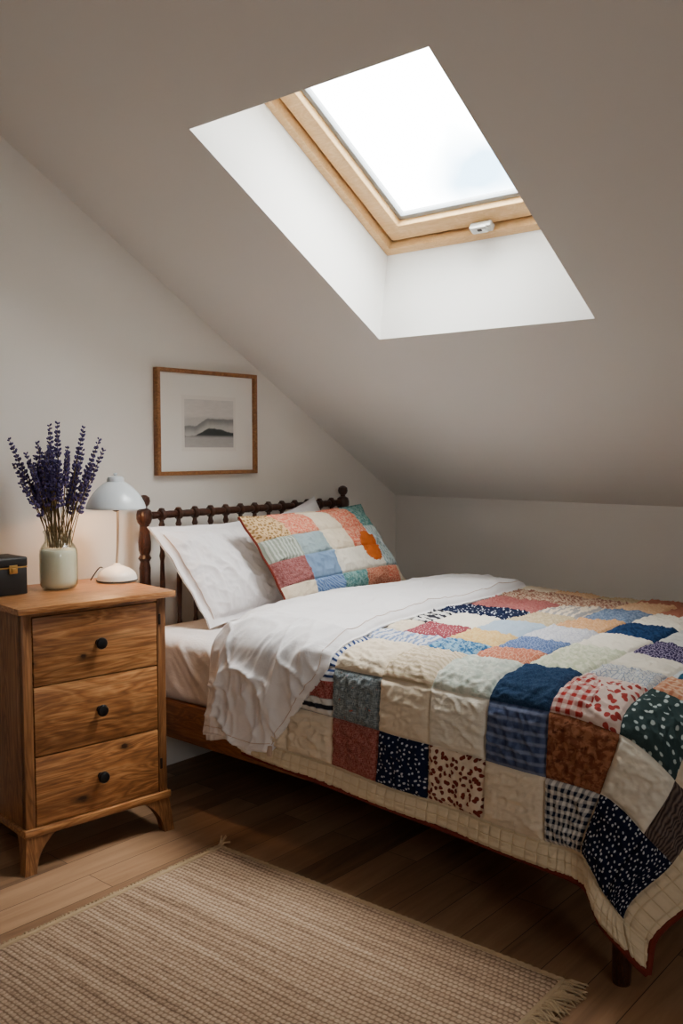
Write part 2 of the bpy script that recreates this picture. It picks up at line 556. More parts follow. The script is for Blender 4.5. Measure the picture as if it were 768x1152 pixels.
fab('pale_green', 'mottle', rgb(186, 196, 184), rgb(206, 210, 198), 1.6)
fab('sage', 'mottle', rgb(194, 200, 170), rgb(214, 214, 192), 1.4)
fab('navy', 'weave', rgb(34, 54, 84), rgb(50, 74, 104), 0.7)
fab('navy_plain', 'mottle', rgb(26, 48, 84), rgb(38, 66, 104), 1.0)
fab('navy_dots', 'dots', rgb(24, 32, 58), rgb(190, 194, 204), 1.0)
fab('navy_specks', 'dots', rgb(20, 26, 48), rgb(196, 198, 204), 0.85)
fab('black_dots', 'dots', rgb(26, 30, 44), rgb(196, 200, 206), 0.8)
fab('red_gingham', 'gingham', rgb(226, 204, 194), rgb(160, 48, 46), 1.15)
fab('red_check_print', 'spots', rgb(224, 200, 190), rgb(158, 62, 58), 1.5)
fab('green_dots', 'dots', rgb(54, 70, 70), rgb(178, 190, 188), 1.5)
fab('blue_plaid', 'plaid', rgb(82, 94, 128), rgb(44, 52, 84), 1.0, rgb(132, 140, 164))
fab('brown', 'mottle', rgb(120, 68, 46), rgb(154, 102, 74), 1.4, rgb(90, 50, 34))
fab('navy_gingham', 'gingham', rgb(214, 210, 204), rgb(22, 30, 52), 0.95)
fab('spots', 'spots', rgb(220, 200, 178), rgb(110, 44, 34), 1.1)
fab('red_brown', 'weave', rgb(132, 58, 52), rgb(172, 116, 106), 0.7)
fab('grey_plaid', 'weave', rgb(92, 104, 112), rgb(150, 158, 160), 1.0, rgb(176, 92, 74))
fab('blue_stripe', 'stripe_h', rgb(206, 206, 212), rgb(44, 60, 104), 0.9)
fab('pale_stripe', 'stripe_v', rgb(206, 206, 210), rgb(118, 136, 172), 0.8)
fab('red_weave', 'weave', rgb(138, 50, 48), rgb(178, 120, 112), 0.7)
fab('bw_stripe', 'stripe_h', rgb(214, 212, 208), rgb(40, 40, 48), 1.7)
fab('crimson', 'dots', rgb(140, 66, 76), rgb(196, 150, 150), 0.6)
fab('blue_floral', 'mottle', rgb(44, 92, 134), rgb(128, 166, 192), 1.2)
fab('light_blue', 'plain', rgb(166, 184, 202), WHITE)
fab('rose', 'mottle', rgb(164, 104, 98), rgb(146, 82, 80), 0.6)
fab('floral_cream', 'mottle', rgb(200, 174, 150), rgb(136, 92, 78), 0.8)
fab('peri', 'crackle', rgb(88, 108, 152), rgb(128, 146, 182), 0.8)
fab('lilac', 'crackle', rgb(204, 204, 210), rgb(176, 178, 190), 1.1)
fab('dusty_blue', 'mottle', rgb(94, 112, 140), rgb(122, 138, 160), 0.6)
fab('pale_print', 'crackle', rgb(206, 206, 204), rgb(136, 148, 166), 0.9)
fab('purple', 'crackle', rgb(58, 50, 84), rgb(150, 140, 166), 0.75)
fab('pale_grey', 'plain', rgb(206, 206, 200), WHITE)
fab('teal_stripe', 'stripe_v', rgb(196, 204, 206), rgb(48, 88, 112), 1.3)
fab('rust_plaid', 'plaid', rgb(200, 150, 120), rgb(164, 82, 52), 0.7, rgb(222, 196, 170))
fab('wood_print', 'swirl', rgb(120, 104, 96), rgb(60, 50, 50), 0.9)
fab('beige_dots', 'spots', rgb(206, 172, 128), rgb(132, 102, 62), 0.8)
fab('green_stripe', 'stripe_v', rgb(142, 150, 138), rgb(176, 182, 172), 0.7)
fab('blue_grey', 'plain', rgb(146, 164, 168), WHITE)
fab('blue', 'plain', rgb(122, 148, 180), WHITE)
fab('maroon', 'weave', rgb(120, 62, 62), rgb(158, 110, 108), 1.0)
fab('salmon_print', 'mottle', rgb(222, 160, 132), rgb(200, 104, 84), 0.7)
fab('orange', 'plain', rgb(196, 98, 36), CREAM)
fab('blue_swirl', 'swirl', rgb(84, 112, 160), rgb(132, 156, 192), 0.9)
fab('red_dots', 'dots', rgb(168, 40, 44), rgb(224, 196, 188), 0.6)
fab('teal', 'mottle', rgb(86, 134, 134), rgb(132, 166, 160), 0.9)
fab('text_stripe', 'stripe_h', rgb(222, 214, 204), rgb(110, 70, 66), 0.8)
fab('pale_teal', 'stripe_v', rgb(164, 184, 186), rgb(190, 202, 202), 1.0)

# ------------------------------------------------------------------ room
WX = -2.95            # gable wall plane
KY, KZ = 3.896, 1.0547   # knee wall
SL = 0.587            # roof pitch (rise over run)
RY = 0.25             # ridge
RZ = KZ + (KY - RY) * SL
FY = RY - (KY - RY)
XR = 2.1
c_, s_ = 1 / math.sqrt(1 + SL * SL), SL / math.sqrt(1 + SL * SL)

def quad_obj(name, polys, mat, kind='structure', parent=None):
    verts = []; faces = []
    for p in polys:
        faces.append(list(range(len(verts), len(verts) + len(p))))
        verts += p
    o = from_py(name, verts, faces, mat, parent, smooth=False)
    if kind: o['kind'] = kind
    return o

quad_obj('floor', [[(WX, FY, 0), (XR, FY, 0), (XR, KY, 0), (WX, KY, 0)]], M['floor'])
gable = lambda x: [(x, FY, 0), (x, KY, 0), (x, KY, KZ), (x, RY, RZ), (x, FY, KZ)]
quad_obj('wall_left', [gable(WX)], M['wall'])
WY0, WY1, WZ0, WZ1 = -.3, .5, 1.1, 1.9
def right_pts(*p): return [(XR, a, b) for a, b in p]
quad_obj('wall_right', [right_pts((FY, 0), (KY, 0), (KY, WZ0), (FY, WZ0)),
    right_pts((FY, WZ0), (WY0, WZ0), (WY0, WZ1), (WY0, KZ + (WY0 - FY) * SL), (FY, KZ)),
    right_pts((WY1, WZ0), (KY, WZ0), (KY, KZ), (WY1, KZ + (KY - WY1) * SL), (WY1, WZ1)),
    right_pts((WY0, WZ1), (WY1, WZ1), (WY1, KZ + (KY - WY1) * SL), (RY, RZ), (WY0, KZ + (WY0 - FY) * SL))], M['wall'])
fill_win = empty('window_2', (XR, 0, 0)); fill_win['kind'] = 'structure'  # made-up window, out of view, added to let in fill light
bm = bmesh.new()
for dims in ((0, .08, WY0, WY1, WZ0, WZ0 + .06), (0, .08, WY0, WY1, WZ1 - .06, WZ1), (0, .08, WY0, WY0 + .06, WZ0, WZ1), (0, .08, WY1 - .06, WY1, WZ0, WZ1),
             (.01, .07, .07, .13, WZ0, WZ1)):
    add_box(bm, *dims, .004)
from_bm('window_frame', bm, M['pine'], fill_win)
quad_obj('window_pane', [[(.04, WY0, WZ0), (.04, WY1, WZ0), (.04, WY1, WZ1), (.04, WY0, WZ1)]], M['glass'], None, fill_win)
quad_obj('wall_back', [[(WX, KY, 0), (XR, KY, 0), (XR, KY, KZ), (WX, KY, KZ)]], M['ceil'])
quad_obj('wall_front', [[(WX, FY, 0), (XR, FY, 0), (XR, FY, KZ), (WX, FY, KZ)]], M['wall'])

def roof_pt(side):
    """local roof frame: x along the room, a up the slope from the knee wall, w outwards"""
    def f(x, a, w):
        if side > 0: return (x, KY - a * c_ + w * s_, KZ + a * s_ + w * c_)
        return (x, FY + a * c_ - w * s_, KZ + a * s_ + w * c_)
    return f
P1, P2 = roof_pt(1), roof_pt(-1)
AL = (KY - RY) / c_
# openings: (x0,x1,a0,a1)
O1 = (-2.180, -1.310, 1.302, 2.370)
polys = [[P2(WX, 0, 0), P2(XR, 0, 0), P2(XR, AL, 0), P2(WX, AL, 0)]]
for Pf, (x0, x1, a0, a1) in ((P1, O1),):
    polys += [[Pf(WX, 0, 0), Pf(XR, 0, 0), Pf(XR, a0, 0), Pf(WX, a0, 0)],
              [Pf(WX, a1, 0), Pf(XR, a1, 0), Pf(XR, AL, 0), Pf(WX, AL, 0)],
              [Pf(WX, a0, 0), Pf(x0, a0, 0), Pf(x0, a1, 0), Pf(WX, a1, 0)],
              [Pf(x1, a0, 0), Pf(XR, a0, 0), Pf(XR, a1, 0), Pf(x1, a1, 0)]]
quad_obj('ceiling', polys, M['ceil'])

def skylight(num, Pf, O, W, da0, dx0, gl_inset, handle=True):
    x0, x1, a0, a1 = O
    X0, X1, A0, A1 = x0 + dx0, x1, a0 + da0, a1
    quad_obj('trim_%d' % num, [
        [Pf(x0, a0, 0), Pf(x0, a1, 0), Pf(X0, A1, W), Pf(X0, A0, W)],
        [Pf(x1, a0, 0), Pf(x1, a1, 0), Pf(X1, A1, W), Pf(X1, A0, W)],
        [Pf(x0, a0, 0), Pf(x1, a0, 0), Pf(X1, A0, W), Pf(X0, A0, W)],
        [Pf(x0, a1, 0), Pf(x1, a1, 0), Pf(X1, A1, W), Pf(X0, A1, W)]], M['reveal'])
    root = empty('window_%d' % num, (0, 0, 0)); root['kind'] = 'structure'
    def rect_ring(name, o, i, w0, w1, mat, bev=0.004):
        """mitred ring of four bars between outer rect o and inner rect i"""
        bm = bmesh.new()
        oc = [(o[0], o[2]), (o[1], o[2]), (o[1], o[3]), (o[0], o[3])]
        ic = [(i[0], i[2]), (i[1], i[2]), (i[1], i[3]), (i[0], i[3])]
        R = [[bm.verts.new(Pf(x, a, w)) for x, a in cs] for cs, w in ((oc, w0), (ic, w0), (ic, w1), (oc, w1))]
        for k in range(4):
            k2 = (k + 1) % 4
            for q in range(4):
                q2 = (q + 1) % 4
                bm.faces.new((R[q][k], R[q][k2], R[q2][k2], R[q2][k]))
        bmesh.ops.recalc_face_normals(bm, faces=bm.faces[:])
        if bev:
            bmesh.ops.bevel(bm, geom=[e for e in bm.edges], offset=bev, segments=2, profile=0.5, affect='EDGES')
        return from_bm(name, bm, mat, root)
    def grow(r, d): return (r[0] + d, r[1] - d, r[2] + d, r[3] - d)
    R0 = (X0 - .004, X1 + .004, A0 - .004, A1 + .004)
    f = grow(R0, 0.034)
    rect_ring('window_frame', R0, f, W - .004, W + .10, M['pine'])
    g = grow(f, 0.014)
    rect_ring('frame_groove', f, g, W + .034, W + .09, M['pine_groove'], 0)
    sa = grow(g, gl_inset)
    rect_ring('window_sash', g, sa, W + .018, W + .075, M['pine'], 0.006)
    ga = grow(sa, 0.018)
    rect_ring('glazing_gasket', sa, ga, W + .045, W + .07, M['gasket'], 0.002)
    quad_obj('window_pane', [[Pf(ga[0] - .003, ga[2] - .003, W + .058), Pf(ga[1] + .003, ga[2] - .003, W + .058),
                              Pf(ga[1] + .003, ga[3] + .003, W + .058), Pf(ga[0] - .003, ga[3] + .003, W + .058)]], M['glass'], None, root)
    if handle:
        xm = (X0 + X1) / 2 + 0.02
        bm = bmesh.new()
        def lb(xa, xb, aa, ab, wa, wb, bev):
            b2 = bmesh.new()
            add_box(b2, xa, xb, aa, ab, wa, wb, bev)
            me = bpy.data.meshes.new('t'); 
            for v in b2.verts: v.co = Pf(*v.co)
            b2.to_mesh(me); b2.free(); bm.from_mesh(me); bpy.data.meshes.remove(me)
        am = (f[2] + g[2]) / 2 + 0.016
        lb(xm - .042, xm + .042, am - .016, am + .016, W - .012, W + .013, .005)
        lb(xm - .030, xm + .030, am - .008, am + .022, W - .022, W - .010, .004)
        from_bm('window_handle', bm, M['handle'], root)
        bm = bmesh.new()
        lb(xm - .005, xm + .012, am + .004, am + .014, W - .024, W - .021, .001)
        from_bm('handle_latch', bm, M['dark'], root)
    return root
skylight(1, P1, O1, 0.275, 0.150, 0.030, 0.068)

# ------------------------------------------------------------------ bed
bed = empty('bed', (-1.86, 2.85, 0))
tag(bed, 'wooden bed with dark spindle headboard, standing against the gable wall under the skylight', 'bed')
def bl(x, y, z): return (x + 1.86, y - 2.85, z)   # world -> bed local
HX = -2.875; HY0, HY1 = 2.195, 3.375; RZT = 1.042
def post(y):
    prof = [(.017, 0), (.021, .02), (.024, .30), (.024, .62), (.020, .64), (.026, .655), (.020, .67), (.027, .69), (.020, .705),
            (.026, .72), (.020, .735), (.024, .76), (.0215, .80), (.023, .84), (.018, .865), (.026, .878), (.018, .892), (.024, .91),
            (.025, .94), (.021, .98), (.018, 1.005), (.026, 1.016), (.031, 1.032), (.031, 1.048), (.026, 1.064), (.013, 1.072)]
    o = lathe('headboard_post', prof, M['walnut'], bed, 24)
    o.location = bl(HX, y, 0)
    f = lathe('finial', [(.012, 1.068), (.012, 1.078), (.020, 1.086), (.024, 1.099), (.021, 1.114), (.010, 1.122), (0, 1.124)], M['walnut'], o, 20)
    return o
post(HY0); post(HY1)
NSP = 13
pos = [HY0 + (HY1 - HY0) * (k + 1) / (NSP + 1) for k in range(NSP)]
prof = []
prev = HY0
for y in pos + [HY1]:
    seg = y - prev
    for t, r in ((.12, .0125), (.3, .0145), (.5, .0155), (.7, .0145), (.88, .0125)):
        prof.append((r, prev + seg * t))
    if y < HY1 - .01:
        prof += [(.014, y - .012), (.022, y - .008), (.0235, y), (.022, y + .008), (.014, y + .012)]
    prev = y
prof.sort(key=lambda p: p[1])
rail = lathe('top_rail', [(r, z - 2.85) for r, z in prof], M['walnut'], bed, 18, Matrix.Rotation(-PI / 2, 4, 'X'))
rail.location = bl(HX, 2.85, RZT)
sp_prof = [(.0085, .33), (.0085, .58), (.012, .60), (.008, .62), (.0115, .74), (.008, .86), (.012, .88), (.008, .90), (.011, .95), (.0085, .99),
           (.013, 1.002), (.009, 1.014), (.010, 1.035), (.012, 1.056), (.013, 1.062), (.010, 1.068), (0, 1.070)]
for y in pos:
    o = lathe('spindle', sp_prof, M['walnut'], bed, 12)
    o.location = bl(HX, y, 0)
def bbox(name, x0, x1, y0, y1, z0, z1, mat, bev=.004):
    a = bl(x0, y0, z0); b = bl(x1, y1, z1)
    return box(name, (a[0], b[0], a[1], b[1], a[2], b[2]), mat, bed, bev)
bbox('lower_rail', HX - .018, HX + .018, 2.10, 3.64, .25, .36, M['walnut'])
bbox('side_rail', HX + .018, -.86, 2.095, 2.125, .25, .388, M['railwood'])
bbox('side_rail', HX + .018, -.86, 3.605, 3.635, .25, .388, M['railwood'])
bbox('foot_rail', -.86, -.832, 2.095, 3.635, .25, .388, M['railwood'])
bbox('slat_base', HX + .02, -.862, 2.13, 3.60, .345, .372, M['railwood'])
for y in (2.088, 3.60):
    o = lathe('bed_leg', [(.021, 0), (.0225, .01), (.027, .26)], M['walnut'], bed, 24)
    o.location = bl(-.885, y, 0)

# mattress with its sheet
mattress = empty('mattress', (-1.84, 2.86, .375))
tag(mattress, 'mattress in a white fitted sheet, lying in the bed frame under the quilt', 'mattress')
def rounded_slab(x0, x1, y0, y1, z0, z1, r, nx, ny, nz, wr, seed):
    """closed box whose points are projected to a rounded box, then wrinkled"""
    bm = bmesh.new()
    faces = []
    V = []; Fc = []
    def face(o, du, dv, nu, nv):
        base = len(V)
        for i in range(nu + 1):
            for j in range(nv + 1):
                V.append([o[k] + du[k] * i / nu + dv[k] * j / nv for k in range(3)])
        for i in range(nu):
            for j in range(nv):
                a = base + i * (nv + 1) + j
                Fc.append([a, a + nv + 1, a + nv + 2, a + 1])
    lx, ly, lz = x1 - x0, y1 - y0, z1 - z0
    face((x0, y0, z1), (lx, 0, 0), (0, ly, 0), nx, ny)
    face((x0, y0, z0), (0, ly, 0), (lx, 0, 0), ny, nx)
    face((x0, y0, z0), (lx, 0, 0), (0, 0, lz), nx, nz)
    face((x1, y0, z0), (0, ly, 0), (0, 0, lz), ny, nz)
    face((x1, y1, z0), (-lx, 0, 0), (0, 0, lz), nx, nz)
    face((x0, y1, z0), (0, -ly, 0), (0, 0, lz), ny, nz)
    V = np.array(V)
    lo = np.array([x0 + r, y0 + r, z0 + r]); hi = np.array([x1 - r, y1 - r, z1 - r])
    c = np.clip(V, lo, hi); d = V - c
    L = np.linalg.norm(d, axis=1, keepdims=True); L[L == 0] = 1
    nrm = d / L
    P = c + nrm * r
    side = np.abs(nrm[:, 1]) * (1 - np.abs(nrm[:, 2]) * .6)
    dr = (V[:, 2] - z0) / lz
    amp = wr * (0.35 + 1.0 * side)
    w = ridged(P[:, 0] * 7 + P[:, 2] * 5, P[:, 2] * 2.2 + P[:, 1] * 3, seed) - .5
    w2 = fbm(P[:, 0] * 3, P[:, 1] * 3 + P[:, 2] * 3, seed + 2)
    P = P + nrm * ((w * amp + w2 * wr * .8)[:, None])
    uv = np.stack([P[:, 0], P[:, 1] + P[:, 2]], 1)
    return P, np.array(Fc), uv
P, Fc, uv = rounded_slab(-2.845, -.865, 2.10, 3.62, .376, .618, .045, 240, 120, 50, .011, 3)
off = np.array([-1.84, 2.86, .375])
o = mesh_np('fitted_sheet', P - off, Fc, uv, mats=[M['sheet']], parent=mattress)
bmw = bmesh.new(); bmw.from_mesh(o.data); bmesh.ops.remove_doubles(bmw, verts=bmw.verts[:], dist=.0004); bmesh.ops.recalc_face_normals(bmw, faces=bmw.faces[:])
bmw.to_mesh(o.data); bmw.free()

# ------------------------------------------------------------------ quilt
def hem_z(x): return 0.302 + (x + 2.0) * (-.052)
def gen_profile(u):
    """list of (v, x, y, z) across the bed at lengthwise position u; v = 0 at the first side seam"""
    zh = hem_z(u)
    pts = []
    for v, y in ((-.385, 2.028), (-.32, 2.034), (-.16, 2.042), (-.08, 2.046), (0, 2.056)):
        pts.append((v, u, y, .643 + (v / .385) * (.643 - zh)))
    for v, y, z in ((.06, 2.088, .680), (.12, 2.148, .698), (.225, 2.256, .703), (.505, 2.54, .708), (.9, 2.935, .710), (1.365, 3.40, .704),
                    (1.53, 3.56, .682), (1.60, 3.625, .642), (1.80, 3.665, .46)):
        pts.append((v, u, y, z))
    return pts
def foot_profile(u, rows):
    return [(v,) + p for v, p in rows]
foot_rows = {
 -.9: [(-.385, (-.962, 2.02, .245)), (-.32, (-.972, 2.022, .315)), (-.16, (-.928, 2.034, .475)), (0, (-.888, 2.052, .624)), (.06, (-.892, 2.085, .664)), (.12, (-.896, 2.145, .684)),
       (.225, (-.9, 2.256, .694)), (.505, (-.9, 2.54, .702)), (.9, (-.9, 2.935, .704)), (1.365, (-.9, 3.40, .700)), (1.53, (-.9, 3.56, .686)), (1.60, (-.9, 3.625, .65)), (1.80, (-.9, 3.665, .47))],
 -.74: [(-.385, (-.885, 1.975, .185)), (-.32, (-.882, 1.99, .252)), (-.16, (-.812, 2.03, .412)), (0, (-.758, 2.066, .538)), (.06, (-.754, 2.10, .578)), (.12, (-.752, 2.155, .612)),
       (.225, (-.75, 2.262, .640)), (.505, (-.748, 2.54, .654)), (.9, (-.748, 2.935, .658)), (1.365, (-.748, 3.40, .654)), (1.53, (-.75, 3.56, .64)), (1.60, (-.755, 3.62, .60)), (1.80, (-.76, 3.68, .42))],
 -.60: [(-.385, (-.818, 1.972, .140)), (-.32, (-.842, 1.99, .212)), (-.16, (-.756, 2.062, .345)), (0, (-.708, 2.13, .452)), (.06, (-.702, 2.16, .478)), (.12, (-.698, 2.20, .502)),
       (.225, (-.694, 2.28, .522)), (.505, (-.688, 2.54, .530)), (.9, (-.688, 2.935, .530)), (1.365, (-.690, 3.40, .528)), (1.53, (-.694, 3.56, .515)), (1.60, (-.70, 3.64, .49)), (1.80, (-.73, 3.74, .33))],
 -.53: [(-.385, (-.778, 1.982, .108)), (-.32, (-.778, 2.0, .166)), (-.16, (-.700, 2.085, .282)), (0, (-.672, 2.15, .382)), (.06, (-.690, 2.18, .410)), (.12, (-.688, 2.21, .432)),
       (.225, (-.685, 2.285, .452)), (.505, (-.682, 2.54, .460)), (.9, (-.682, 2.935, .460)), (1.365, (-.684, 3.40, .458)), (1.53, (-.69, 3.56, .445)), (1.60, (-.70, 3.65, .42)), (1.80, (-.73, 3.76, .26))],
}
U0 = -2.16
col_u = [U0, -1.8, -1.4, -1.2, -1.06, -.9, -.74, -.60, -.53]
nv = 470; nu = 370
vv = np.linspace(-.385, 1.80, nv); uu = np.linspace(U0, -.53, nu)
cols = []
for u in col_u:
    pr = gen_profile(u) if u < -.95 else foot_profile(u, foot_rows[u])
    a = np.array(pr)
    cols.append(pchip(a[:, 0], a[:, 1:], vv))
Q = pchip(np.array(col_u), np.array(cols), uu)         # (nu, nv, 3)
UU, VV = np.meshgrid(uu, vv, indexing='ij')
# patch seams
useam = [-2.14, -1.96, -1.785, -1.605, -1.43, -1.25, -1.075, -.9, -.74, -.60]
vseam = [-.32, -.16, 0, .225, .355, .505, .70, .905, 1.135, 1.365, 1.62]
nrm = grid_normals(Q)
if nrm[nu // 2, nv // 2, 2] < 0: nrm = -nrm
def seamdist(x, seams):
    d = np.full_like(x, 9.0)
    for s in seams: d = np.minimum(d, np.abs(x - s))
    return d
su = seamdist(UU, useam); sv = seamdist(VV, vseam)
inb = smooth(-.335, -.315, VV) * (1 - smooth(-.61, -.595, UU))
sd = np.where((VV < -.32) | (UU > -.60), np.minimum(np.abs(VV + .32), np.abs(UU + .60)), np.minimum(su, sv))
puff = 0.008 * (1 - np.exp(-sd / .014)) - .005 * np.exp(-(sd / .004) ** 2)
# stitched lines: gently wandering rows inside patches, cross hatching on the border
wob = fbm(UU * 9, VV * 9, 4, 2)
ph = (VV + .010 * wob + UU * .12) / .032
st1 = np.exp(-((ph - np.round(ph)) * .032 / .0042) ** 2)
ph2 = (UU + .014 * fbm(UU * 7, VV * 7, 8, 2)) / .048
st2 = np.exp(-((ph2 - np.round(ph2)) * .048 / .0045) ** 2)
pb = VV / .028; pb2 = UU / .034
stb = np.maximum(np.exp(-((pb - np.round(pb)) * .028 / .0035) ** 2), np.exp(-((pb2 - np.round(pb2)) * .034 / .0035) ** 2))
cell = pnoise(np.floor(UU / .17) * 1.7, np.floor(VV / .16) * 2.3, 3)
edgef = smooth(-.385, -.372, VV) * (1 - smooth(-.542, -.53, UU))
stit = (0.0020 * st1 + .0012 * st2) * inb + .004 * stb * (1 - inb)
iu = np.searchsorted(useam, UU.ravel()).reshape(UU.shape); iv = np.searchsorted(vseam, VV.ravel()).reshape(VV.shape)
th = ((iu * 2.399 + iv * 1.713) % PI)
ca_, sa_ = np.cos(th), np.sin(th)
ur = (UU * ca_ + VV * sa_) + th; vr = (-UU * sa_ + VV * ca_) + th * 2
ur2 = ur + .02 * fbm(ur * 12, vr * 12, 5, 2)
soft = 1 - np.exp(-sd / .012)
crk = ridged(ur2 * 9, vr * 26, 21, 2, 4.0) * .011 + ridged(ur2 * 22 + vr * 12, vr * 20 - ur * 10, 27, 2, 4.0) * .007
wr = (crk * soft * (.35 + .65 * inb)) + fbm(UU * 20, VV * 20, 33, 3) * .003
big = fbm(UU * 3.1, VV * 2.6, 14, 2) * .010
hang = smooth(.02, -.1, VV)
fold = np.sin((UU + .06 * fbm(UU * 2, VV * 2, 40, 2)) * 2 * PI / .42) * .008 * hang * smooth(0, -.35, VV)
top = smooth(.0, .2, VV) * (1 - smooth(-1.0, -.8, UU))
disp = (puff - stit + wr + big * (1 - .4 * hang) + fold)
disp = disp * (.25 + .75 * edgef)
Qd = Q + nrm * disp[..., None]
# patch fabrics
C0 = {  # column index -> list by row: r3, r2, edge, A, B, C, D, E, F, G
 0: ['cream', 'bw_stripe', 'blue_stripe', 'crimson', 'ivory', 'tan_print', 'rose', 'cream', 'rose', 'cream'],
 1: ['cream', 'SPLIT', 'blue_stripe', 'pale_stripe', 'cream', 'bw_stripe', 'navy_dots', 'rose', 'floral_cream', 'cream'],
 2: ['red_brown', 'grey_plaid', 'cream', 'pale_stripe', 'crimson', 'ivory', 'navy_dots', 'rose', 'floral_cream', 'peach'],
 3: ['navy_dots', 'cream', 'cream_dash', 'blue_floral', 'yellow', 'light_blue', 'tan_print', 'cream_stripe', 'floral_cream', 'tan_print'],
 4: ['spots', 'ivory', 'pale_green', 'salmon', 'peri', 'lilac', 'orange_cream', 'dusty_blue', 'peach', 'salmon_plain'],
 5: ['cream', 'blue_plaid', 'navy', 'sage', 'sage', 'ivory', 'navy_plain', 'ivory', 'salmon_plain', 'black_dots'],
 6: ['navy_gingham', 'brown', 'RED', 'pale_print', 'ivory', 'purple', 'pale_grey', 'orange_cream', 'ivory', 'peach'],
 7: ['navy_specks', 'ivory', 'green_dots', 'rust_plaid', 'teal_stripe', 'cream', 'navy', 'peach', 'lilac', 'cream'],
 8: ['navy_specks', 'wood_print', 'cream', 'peri', 'ivory', 'salmon', 'cream', 'navy_dots', 'sage', 'cream'],
}
keys = sorted(set(k for c in C0.values() for k in c if k not in ('SPLIT', 'RED')) | {'border', 'red_weave', 'bw_stripe', 'blue_stripe', 'red_gingham', 'red_check_print'})
kidx = {k: i for i, k in enumerate(keys)}
uc = (uu[:-1] + uu[1:]) / 2; vc = (vv[:-1] + vv[1:]) / 2
ci = np.searchsorted(useam, uc) - 1; ri = np.searchsorted(vseam, vc) - 1
midx = np.zeros((nu - 1, nv - 1), int)
for i in range(nu - 1):
    for j in range(nv - 1):
        a, b = ci[i], ri[j]
        if b < 0 or a > 8 or b > 9: key = 'border'
        else:
            key = C0[max(a, 0)][b]
            if key == 'SPLIT':
                key = 'blue_stripe' if vc[j] > -.045 else ('red_weave' if vc[j] > -.10 else 'bw_stripe')
            elif key == 'RED':
                key = 'red_gingham' if (uc[i] + 1.075) < .07 + .03 * math.sin(vc[j] * 20) else 'red_check_print'
        midx[i, j] = kidx[key]
# closed cloth: outer face, inner face, rim
TH = .010
ner = grid_normals(Qd)
if ner[nu // 2, nv // 2, 2] < 0: ner = -ner
under = Q - nrm * TH
V = np.concatenate([Qd.reshape(-1, 3), under[::3, ::3].reshape(-1, 3)])
nu2, nv2 = under[::3, ::3].shape[:2]
uvq = np.concatenate([np.stack([UU, VV], -1).reshape(-1, 2), np.stack([UU, VV], -1)[::3, ::3].reshape(-1, 2)])
ori = np.cross(Qd[1, 0] - Qd[0, 0], Qd[0, 1] - Qd[0, 0]) @ nrm[0, 0]
F1 = grid_faces(nu, nv, 0, flip=(ori < 0)); F2 = grid_faces(nu2, nv2, nu * nv, flip=(ori > 0))
mi = np.concatenate([midx.reshape(-1), np.full(len(F2), kidx['border'])])
quilt = mesh_np('patchwork_quilt', V, np.concatenate([F1, F2]), uvq, mi, mats=[F[k] for k in keys])
tag(quilt, 'multicoloured patchwork quilt with dark red binding, spread over the bed and hanging to the side', 'quilt')
# binding round the hem
def edge_pts(arr, step):
    return [tuple(p) for p in arr[::step]] + [tuple(arr[-1])]
hem = edge_pts((Qd[:, 0] + under[:, 0]) / 2, 4) 
foot = edge_pts((Qd[-1] + under[-1]) / 2, 4)
bm = bmesh.new()
add_tube(bm, hem, .0085, 8); add_tube(bm, foot, .0085, 8)
from_bm('binding', bm, M['binding'], quilt)

# ------------------------------------------------------------------ duvet, folded back over the quilt
def path(v):
    a = np.array([p for p in gen_profile(-1.9)])
    r = pchip(a[:, 0], a[:, 2:], v)
    return r
nvd, nad = 330, 130
vd = np.linspace(-.345, 1.47, nvd); ad = np.linspace(0, 1, nad)
xb = pchip([-.345, -.16, 0, .12, .30, .6, 1.0, 1.47], [-2.355, -2.33, -2.325, -2.37, -2.45, -2.475, -2.44, -2.33], vd)
xf = pchip([-.345, -.22, -.11, 0, .16, .35, .8, 1.2, 1.47], [-2.015, -1.940, -1.865, -1.80, -1.80, -1.84, -1.87, -1.885, -1.93], vd)
pth = path(vd)
tan = np.gradient(pth, axis=0); tan /= np.linalg.norm(tan, axis=1, keepdims=True)
npath = np.stack([-tan[:, 1], tan[:, 0]], 1)        # outward normal of the profile (up on top, towards the room on the side)
AA, VD = np.meshgrid(ad, vd, indexing='ij')
X = xb[None] * (1 - AA) + xf[None] * AA
flat = smooth(-.02, .2, VD)                          # 1 on top, 0 on the hanging part
toff = pchip([0, .03, .08, .18, .4, .8, .93, .98, 1], [-.068, -.035, .000, .030, .048, .050, .044, .030, .012], ad)[:, None]
toff_s = pchip([0, .04, .12, .3, .6, .85, .95, 1], [.006, .016, .026, .034, .040, .038, .028, .012], ad)[:, None]
hgt = toff * flat + toff_s * (1 - flat)
endt = smooth(0, .012, VD + .345 + 1e-9) * smooth(0, .05, 1.47 - VD)
hgt = hgt * (.3 + .7 * endt)
wx = X + .05 * fbm(X * 4, VD * 4, 91, 2); wy = VD + .05 * fbm(X * 4, VD * 4, 95, 2)
q1 = ridged(wx * 6.5 - wy * 3.5, wy * 2.6 + wx * 2.4, 51, 3, 5.0)
q2 = ridged(wx * 5 + wy * 8.0, wy * 3.5 - wx * 6, 61, 3, 5.0)
lowr = 1 - flat
fan = wx + .28 * (wx + 2.1) * np.clip(-wy, 0, 1)
q1 = ridged(fan * 6.0 - wy * 1.2, wy * 1.5 + fan * 1.0, 51, 2, 3.0)
q2 = ridged(wx * 2.0 + wy * 4.2, wy * 1.6 - wx * 3.2, 61, 2, 5.0)
q3 = ridged(wx * 9 - wy * 5, wy * 5 + wx * 4, 66, 2, 4.0)
wr = (q1 - .2) * (.007 + .012 * lowr) + (q2 - .2) * (.010 + .016 * lowr) + (q3 - .2) * (.003 + .003 * lowr) + fbm(X * 3.2, VD * 3.2, 71, 3) * (.014 + .006 * lowr)
